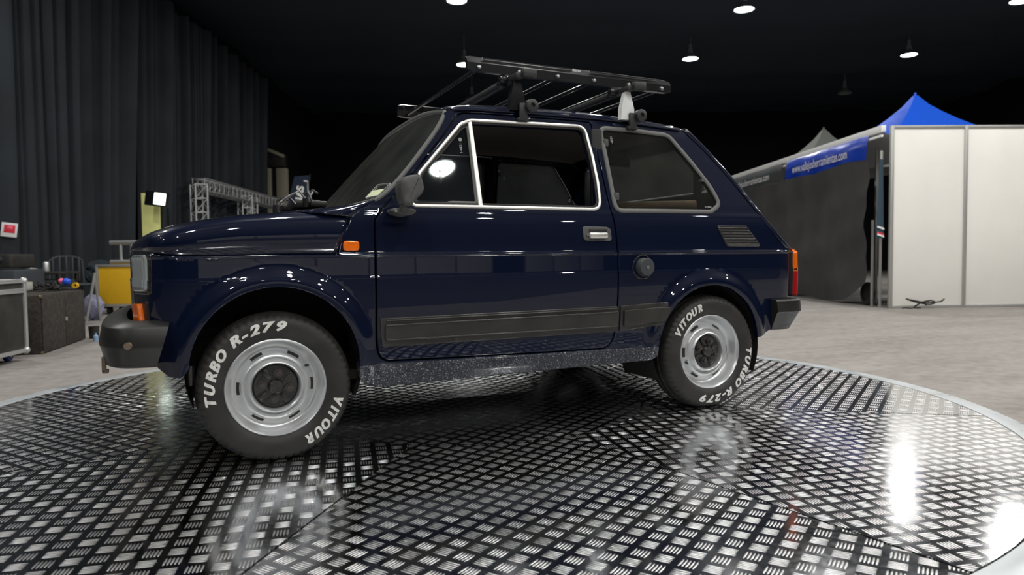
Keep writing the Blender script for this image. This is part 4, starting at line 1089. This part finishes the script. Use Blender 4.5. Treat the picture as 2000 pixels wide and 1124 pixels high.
def tent(u, v, z0, z1, half, label, m, name='tent_roof'):
    r_ = hobj(name, u, v, 0, label, 'tent'); N = 14; K = 10; vs = []; fs = []
    for k in range(K+1):
        t = k/K; h = half*(1-t); z = z0+(z1-z0)*(t**1.9)
        for i in range(4*N):
            s_ = i//N; f = (i % N)/N
            c = [(-1,-1),(1,-1),(1,1),(-1,1)]; a, b2 = c[s_], c[(s_+1)%4]; x = a[0]+(b2[0]-a[0])*f; y = a[1]+(b2[1]-a[1])*f
            sag = 1-.10*math.sin(PI*f)*math.sin(PI*min(1,t*1.1))
            vs.append(Vector((x*max(h,.03)*sag, y*max(h,.03)*sag, z)))
    for k in range(K):
        for i in range(4*N): fs.append((k*4*N+i, k*4*N+(i+1)%(4*N), (k+1)*4*N+(i+1)%(4*N), (k+1)*4*N+i))
    fs.append(tuple(K*4*N+i for i in range(4*N)))
    b = MB().add(vs, fs); b.build('canopy', m, r_, angle=math.radians(25))
    b = MB()
    for sx in (-1,1):
        for sy in (-1,1): b.box((sx*half*.98, sy*half*.98, (z0+FZ)/2+.0), (.04,.04,z0-FZ-.0), .003)
    b.build('tent_legs', M['frame_alu'], r_); MB().tube((0,0,z1-.01),(0,0,z1+.05),.02,10).build('finial', m, r_)
tent(7.27, 12.0, 2.42, 3.36, 1.48, 'bright blue peaked tent roof rising behind the white booth wall', M['blue'])
tent(7.40, 15.6, 2.42, 3.43, 1.48, 'grey peaked tent roof farther back, left of the blue one', M['grey_tent'])
bn = hobj('folded_banner', 5.42, 9.70, 0, 'folded dark banner with red and white stripes hanging at the booth corner', 'banner')
b = MB(); b.add([Vector((-.03,.0,1.98)),Vector((.03,.02,1.98)),Vector((.04,0,.88)),Vector((-.07,.0,.90))],[(0,1,2,3)]); mesh_obj('cloth', b.v, b.f, mat('slate_blue_banner', (.03,.06,.09), .7), bn)
for z, m_ in ((1.06,M['white']),(.98,M['red_print']),(.955,M['white'])):
    b = MB(); b.add([Vector((-.058,-.012,z)),Vector((.038,-.012,z-.03)),Vector((.039,-.012,z-.06)),Vector((-.06,-.012,z-.025))],[(0,1,2,3)]); mesh_obj('stripe', b.v, b.f, m_, bn)
db = hobj('cable_coil', 5.90, 9.50, FZ, 'small dark coil of cable lying at the foot of the white booth wall', 'cable')
b = MB(); b.path([((.05+.012*k)*math.cos(k*.6), .03*math.sin(k*.6), .045+.035*math.sin(k*.9)+.004*k) for k in range(0,22)], .010, 6); b.path([(-.28+.05*i, .02*math.sin(i*2), .012+.006*(i%2)) for i in range(6)], .008, 6); b.build('coil', M['rubber'], db)
# ================================================================== gear on the left
FC = hobj('flight_case', -4.05, 5.10, FZ, 'black road case with aluminium edges and blue casters, cut by the left picture edge', 'road case', rz=.10)
b = MB().box((0,.24,.35),(.92,.44,.54),.004); b.build('case_body', M['case_black'], FC)
b = MB()
for x in (-.46,.46):
    for y in (.02,.46):
        b.box((x,y,.35),(.032,.032,.56),.004)
        for z in (.08,.62): b.blob((x,y,z),(.030,.030,.030),2)
for z in (.08,.545,.62):
    for y in (.02,.46): b.box((0,y,z),(.92,.030,.030 if z != .545 else .036),.004)
    for x in (-.46,.46): b.box((x,.24,z),(.030,.44,.030 if z != .545 else .036),.004)
b.build('edge_trim', M['case_edge'], FC)
MB().box((0,.008,.125),(.90,.012,.06),.002).build('wooden_kick_rail', mat('worn_brown_rail', (.10,.08,.065), .8), FC)
b = MB(); b.box((.375,.0,.33),(.13,.012,.15),.004); b.build('latch_dish', M['frame_alu'], FC); b = MB(); b.box((.36,-.010,.38),(.15,.014,.02),.004).box((.36,-.010,.29),(.15,.012,.02),.004).box((.43,-.010,.335),(.018,.012,.10),.004); b.build('case_handle', M['chrome'], FC)
for x in (-.36,.36):
    for y in (.08,.40):
        c = MB().lathe([(-.02,0),(-.02,.042),(-.012,.050),(.012,.050),(.02,.042),(.02,0)], 24, (x,y,.050), 'X').build('caster', M['blue_wheel'], FC)
        MB().box((x,y,.075),(.056,.05,.02),.003).tube((x-.026,y,.05),(x+.026,y,.05),.016,10).build('caster_fork', M['case_edge'], c)
# black cabinet
e1 = math.atan2(1.13,-.29)
cb = empty('speaker_cabinet', H(-3.72,5.93,FZ), -HA+e1, 'low black carpet-covered cabinet with two doors, just right of the road case', 'cabinet')
b = MB().box((.575,.42,.245),(1.15,.84,.49),.012); b.build('body', M['cabinet'], cb)
MB().box((.29,-.006,.245),(.56,.014,.470),.004).build('door', M['cabinet'], cb); MB().box((.865,-.006,.245),(.56,.014,.470),.004).build('door', M['cabinet'], cb)
MB().box((.577,-.018,.25),(.022,.014,.034),.003).build('latch', M['satin'], cb)
b = MB()
for z in (.012,.478): b.blob((.005,.0,z),(.016,.016,.016),1)
b.build('corner_cap', mat('brass_corner', (.20,.15,.08), .5, metal=.6), cb)
ZC = FZ+.49
def hp(px, v, z=None, py=None):
    return v*math.tan(math.atan((px-1000)/1381.12)+YAW-HA)
wb = hobj('cardboard_box', hp(42,6.6), 6.6, ZC, 'small off-white box on top of the black cabinet', 'box'); MB().box((0,0,.055),(.13,.12,.075),.012).build('body', mat('off_white_card', (.42,.43,.38), .7), wb); MB().box((.04,0,.055),(.045,.122,.077),.004).build('label_band', M['beige'], wb)
am = hobj('amplifier_rack', hp(4,7.4), 7.4, FZ, 'stack of dark audio amplifiers above the road case at the left edge', 'amplifier')
b = MB(); b.box((-.15,.2,.40),(.62,.5,.58),.02); b.build('case_body', M['chair_dark'], am); MB().box((-.12,.18,.78),(.44,.4,.14),.015).build('amplifier_unit', M['case_black'], am)
b = MB()
for k in range(3): b.lathe([(-.03,0),(-.03,.028),(.0,.03)], 18, (-.18+.09*k,-.02,.79), 'Y')
b.build('knob', M['chair_dark'], am)
tb = hobj('equipment_table', hp(78,8.3), 8.3, FZ, 'dark folding table covered with a black cloth behind the cabinet', 'table')
b = MB(); b.box((0,.2,.635),(.44,.45,.03),.008); b.build('table_top', M['case_black'], tb); b = MB(); b.box((0,.2,.52),(.38,.40,.07),.02).box((.0,.15,.45),(.46,.35,.03),.01); b.build('shelf', M['chair_dark'], tb)
for sx in (-.19,.19):
    for sy in (.02,.38): MB().tube((sx,sy,0),(sx,sy,.62),.014,8).build('leg', M['rack'], tb)
cn = hobj('drink_can', hp(91,8.42), 8.42, FZ+.65, 'silver drink can standing on the dark table', 'can'); b = MB(); b.lathe([(0,0),(0,.024),(.008,.031),(.10,.031),(.113,.026),(.115,.024),(.112,0)], 28, (0,0,0), 'Z'); b.build('body', M['case_edge'], cn)
tt = hobj('crumpled_tissue', hp(64,8.40), 8.40, FZ+.656, 'crumpled pale tissue beside the silver can', 'tissue'); MB().blob((0,0,.018),(.06,.035,.022),3,.5,4).build('paper', mat('pale_paper', (.35,.34,.31), .9), tt)
bl = hobj('toy_ball', hp(127,6.9), 6.9, ZC, 'blue and pink plastic ball on the black cabinet', 'ball'); MB().box((0,0,.01),(.10,.06,.02),.004).build('stand', M['case_black'], bl)
MB().blob((.012,0,.085),(.038,.035,.034),3).build('blue_half', M['bluecap'], bl); MB().blob((-.030,-.006,.092),(.028,.028,.026),3).build('pink_half', M['pink'], bl)
cm = hobj('cable_heap', hp(88,6.75), 6.75, ZC, 'tangle of dark cables on the black cabinet', 'cable'); r = random.Random(9); b = MB()
for k in range(5): b.path([(.13*math.cos(t*1.0+k)+.03*r.random(), .10*math.sin(t+k*.7), .012+.05*r.random()*(k+1)/3) for t in [i*.45 for i in range(15)]], .008, 6)
b.build('cable', M['rubber'], cm)
def chair(px, v, label, yl=False):
    c = hobj('stacking_chair', hp(px,v), v, FZ, label, 'chair', rz=.8)
    b = MB(); b.box((0,.0,.45),(.44,.42,.03),.012); b.build('seat', M['chair_dark'], c)
    b = MB()
    for i in range(5): b.box((-.16+.08*i,.21+.02*abs(i-2)*.3,.66),(.022,.018,.34),.006)
    b.path([(-.21,.20,.46),(-.20,.22,.78),(-.10,.235,.835),(.10,.235,.835),(.20,.22,.78),(.21,.20,.46)],.016,8); b.build('backrest', M['chair_dark'], c)
    for sx in (-.19,.19):
        for sy in (-.18,.18): MB().tube((sx,sy,0),(sx*.95,sy*.95,.45),.015,8).build('leg', M['chair_dark'], c)
    return c
chair(140, 9.9, 'dark plastic chair with slatted back behind the black cabinet')
yt = hobj('tape_roll', hp(147,7.4), 7.4, ZC, 'small yellow roll of tape near the blue and pink ball', 'tape'); b = MB(); b.lathe([(-.015,.016),(-.015,.03),(.015,.03),(.015,.016)], 20, (0,0,.03), 'Y', closed=True); b.build('roll', M['yellow'], yt)
cl = hobj('heaped_coats', hp(190,11.6), 11.6, FZ, 'slate coloured coats heaped on a chair left of the yellow case', 'clothes'); b = MB(); b.blob((0,.1,.66),(.21,.2,.13),3,.22,5); b.blob((-.10,.1,.54),(.13,.2,.12),3,.2,6); b.box((-.02,.15,.26),(.30,.3,.50),.03); b.build('coat', M['dark_cloth'], cl)
pl = hobj('folding_stand', hp(172,9.0), 9.0, FZ, 'thin grey folding stand leaning beside the yellow case', 'stand'); b = MB(); b.tube((-.04,0,0),(.06,.05,.62),.016,8).tube((.0,.25,0),(.05,.05,.60),.014,8); b.build('pole', M['frame_alu'], pl)
bg = hobj('plastic_bag', hp(178,9.3), 9.3, FZ, 'crumpled lilac plastic bag on the floor left of the yellow case', 'bag'); MB().blob((0.02,0,.17),(.12,.12,.17),3,.25,8).build('bag', M['lilac'], bg)
bi = hobj('waste_bin', hp(180,7.12), 7.12, FZ, 'small black bin on the carpet beside the cabinet', 'bin'); b = MB(); b.lathe([(0,0),(0,.04),(.12,.05),(.12,.044),(.01,.036),(.01,0)], 24, (0,0,0), 'Z'); b.build('bin', M['case_black'], bi)
bt = hobj('water_bottle', hp(183,6.85), 6.85, FZ, 'little light blue bottle in front of the small bin', 'bottle'); b = MB(); b.lathe([(0,0),(0,.022),(.05,.022),(.065,.010),(.08,.010),(.08,0)], 20, (0,0,0), 'Z'); b.build('bottle', mat('pale_blue_plastic', (.25,.38,.55), .3), bt)
# yellow case on casters with an aluminium truss offcut on top
yc = hobj('yellow_case', -5.60, 10.25, FZ, 'yellow panelled road case with grey frame on casters, left of the car nose', 'road case', rz=-.06)
x0, x1, z0, z1 = -.03, .62, .13, .70
b = MB(); b.box(((x0+x1)/2,.25,(z0+z1)/2),(x1-x0-.04,.46,z1-z0-.04),.004); b.build('panel', M['yellow'], yc)
b = MB()
for x in (x0,x1):
    for y in (.02,.48): b.box((x,y,(z0+z1)/2),(.035,.035,z1-z0),.004)
    for z in (z0,z1): b.box((x,.25,z),(.035,.48,.035),.004)
for z in (z0,z1):
    for y in (.02,.48): b.box(((x0+x1)/2,y,z),(x1-x0,.035,.035),.004)
b.build('edge_trim', M['frame_alu'], yc)
for x in (x0+.12,x1-.12):
    for y in (.1,.4):
        MB().lathe([(-.02,0),(-.02,.05),(.02,.05),(.02,0)], 20, (x,y,.052), 'X').box((x,y,.10),(.06,.06,.03),.004).build('caster', M['rubber'], yc)
tp = hobj('truss_offcut', -5.47, 10.35, FZ+.722, 'short aluminium ladder truss lying on the yellow case', 'truss', rz=-.06)
b = MB()
for z in (.03,.31):
    for y in (.0,.26): b.tube((.0,y,z),(.60,y,z),.034,12)
for x in (.15,.31,.47):
    for y in (.0,.26): b.tube((x,y,.03),(x,y,.31),.022,10)
    for z in (.03,.31): b.tube((x,0,z),(x,.26,z),.012,8)
b.build('frame', M['alu'], tp)
# pale yellow roll-up banner and floodlight
yb = hobj('roll_up_banner', hp(299,12), 12, FZ, 'narrow pale yellow banner standing in front of the black drape', 'banner'); MB().box((0,0,.96),(.30,.02,1.86),.004).build('banner_panel', M['banner_yellow'], yb); MB().box((0,.0,.03),(.34,.16,.06),.01).build('banner_base', M['frame_alu'], yb); MB().tube((.17,.06,0),(.17,.06,1.75),.02,8).build('pole', M['rubber'], yb)
fl = hobj('floodlight', hp(306,11.7), 11.7, FZ, 'square floodlight shining beside the top of the pale yellow banner', 'floodlight')
MB().tube((.19,.06,0),(.19,.06,1.62),.016,8).build('stand', M['rack'], fl)
Rm = Matrix.Rotation(math.radians(8),3,'Y') @ Matrix.Rotation(math.radians(-8),3,'Z')
MB().box((.02,.05,1.77),(.36,.10,.24),.01, Rm).build('housing', M['rack'], fl)
MB().box((.095,-.012,1.765),(.20,.012,.19),.003, Rm).build('light_face', M['flood'], fl)
# truss gate
def truss_beam(b, p, q, w, step=.28):
    p, q = Vector(p), Vector(q); d = (q-p); n = max(1,int(d.length/step)); dn = d.normalized(); a = dn.orthogonal().normalized(); 
    if abs(dn.z) < .5: a = Vector((0,0,1))
    c = dn.cross(a).normalized(); co = [(-1,-1),(1,-1),(1,1),(-1,1)]; h = w/2
    for s,t in co: b.tube(p+a*s*h+c*t*h, q+a*s*h+c*t*h, .024, 8)
    for i in range(n+1):
        m = p+d*i/n
        for k in range(4):
            s,t = co[k]; s2,t2 = co[(k+1)%4]; b.tube(m+a*s*h+c*t*h, m+a*s2*h+c*t2*h, .011, 6)
            if i < n: m2 = p+d*(i+1)/n; b.tube(m+a*s*h+c*t*h, m2+a*s2*h+c*t2*h, .011, 6)
tg = hobj('truss_gate', -6.38, 15.75, FZ, 'silver lattice truss gate with several legs in front of the black drape', 'truss')
for y in (0, 2.9, 5.9):
    b = MB(); truss_beam(b, (0,y,0), (0,y,2.42), .26); b.build('leg', M['alu'], tg)
b = MB(); truss_beam(b, (0,.0,2.42), (0,5.9,2.42), .26); b.build('crossbeam', M['alu'], tg)
b = MB(); truss_beam(b, (-.02,3.5,0), (-.02,3.5,2.42), .2); b.build('leg', M['alu'], tg)
MB().blob((.05,5.9,2.42),(.07,.07,.12),2).build('end_knob', M['satin'], tg)
# beige gantry frame at the end of the drape
gf = hobj('beige_post_frame', hp(540,23.2), 23.2, FZ, 'pair of beige posts with a slanting header at the far end of the drape', 'post')
for x, w in ((-.18,.20),(.27,.34)): MB().box((x,0,1.85),(w,.2,3.7),.01).build('post', M['beige'], gf)
MB().box((.02,0,4.22),(.74,.2,.10),.01, Matrix.Rotation(math.radians(23),3,'Y')).build('header', M['beige'], gf)
MB().box((.08,.05,3.95),(.6,.25,.4),.01).build('junction_box', M['case_black'], gf)
# leaning feather flag with vertical white lettering
ff_ = hobj('feather_flag', hp(572,14.0), 14.0, FZ, 'dark navy flag banner with vertical white lettering left of the windscreen', 'flag')
b = MB(); pts = [(-.55,0),( .02,0),(.37,2.40),(.08,2.38)]; b.prism([(x,z) for x,z in pts], -.01, .01); b.build('flag_cloth', M['navy_flag'], ff_)
MB().tube((.03,0,0),(.385,0,2.43),.014,8).build('flag_pole', M['rack'], ff_)
vv, fc_ = text_mesh('DUNAS', .19, 0, .008)
an = math.radians(81.5); ca, sa = math.cos(an), math.sin(an)
mesh_obj('lettering', [Vector((.155+v.x*ca*1.05-v.y*sa, -.022, 1.86+v.x*sa*1.05+v.y*ca)) for v in vv], fc_, M['white'], ff_, False)
vv, fc_ = text_mesh('G', .2, 0, .006); mesh_obj('flag_emblem', [Vector((.04+v.x, -.022, 1.36+v.y)) for v in vv], fc_, M['white'], ff_, False)
# fire sign and small box on the drape
sg_ = hobj('notice_sign', hp(22,10.2), 10.2, 0, 'small white notice with a red square pinned on the black drape', 'sign', rz=.5)
MB().box((.0,0,1.13),(.19,.006,.20),.002, Matrix.Rotation(.12,3,'Y')).build('sheet', M['white'], sg_); MB().box((.005,-.006,1.145),(.13,.006,.11),.002, Matrix.Rotation(.12,3,'Y')).build('red_square', M['red_print'], sg_); MB().box((.012,-.011,1.165),(.06,.004,.05),.002, Matrix.Rotation(.3,3,'Y')).build('pictogram', M['pink'], sg_)
jb = hobj('junction_box', hp(2,10.3), 10.3, 0, 'small beige box fixed high on the drape at the left edge', 'box', rz=.3); MB().box((0,0,3.20),(.20,.08,.13),.01).build('body', M['beige'], jb); MB().box((.03,-.045,3.21),(.05,.01,.05),.004).build('cover', M['frame_alu'], jb)
# unseen dark carpet and white panel wall, added for reflections in the paint
b = MB(); b.add([H(-7,-.6,FZ+.004),H(16,-.6,FZ+.004),H(16,-9.2,FZ+.004),H(-7,-9.2,FZ+.004)],[(3,2,1,0)])  # dark floor added so the lower door mirrors less light
o = b.build('reflection_carpet', mat('dark_reflection_carpet', (.07,.07,.075), .95, noise=(9,.6,(.05,.05,.05))), None); tag(o, 'added dark carpet behind the camera, unseen, darkening the reflection in the lower door', 'carpet')
bb = hobj('booth_wall', 3.7, -9.4, FZ, 'added white panel wall behind the camera, unseen, put there to mirror in the car paint', 'booth wall')
for i in range(10):
    if i in (6,): continue
    MB().box((.5+1.5*i,0,1.26),(1.44,.012,2.44),.001).build('panel', M['panel'], bb)
for i in range(11): MB().box((-.25+1.5*i,0,1.26),(.05,.05,2.52),.004).build('post', M['frame_alu'], bb)

ct = empty('cardboard_tube', (1.80,-.20,.914), 0, 'brown cardboard roll lying on the parcel shelf behind the rear side window', 'tube')
b = MB(); b.tube((-.13,.17,0),(.255,-.10,0),.038,28)
b.build('tube', M['roll'], ct); MB().tube((.256,-.1005,0),(.2565,-.101,0),.030,24).build('tube_mouth', mat('dark_tube_mouth', (.10,.06,.035), .9), ct)
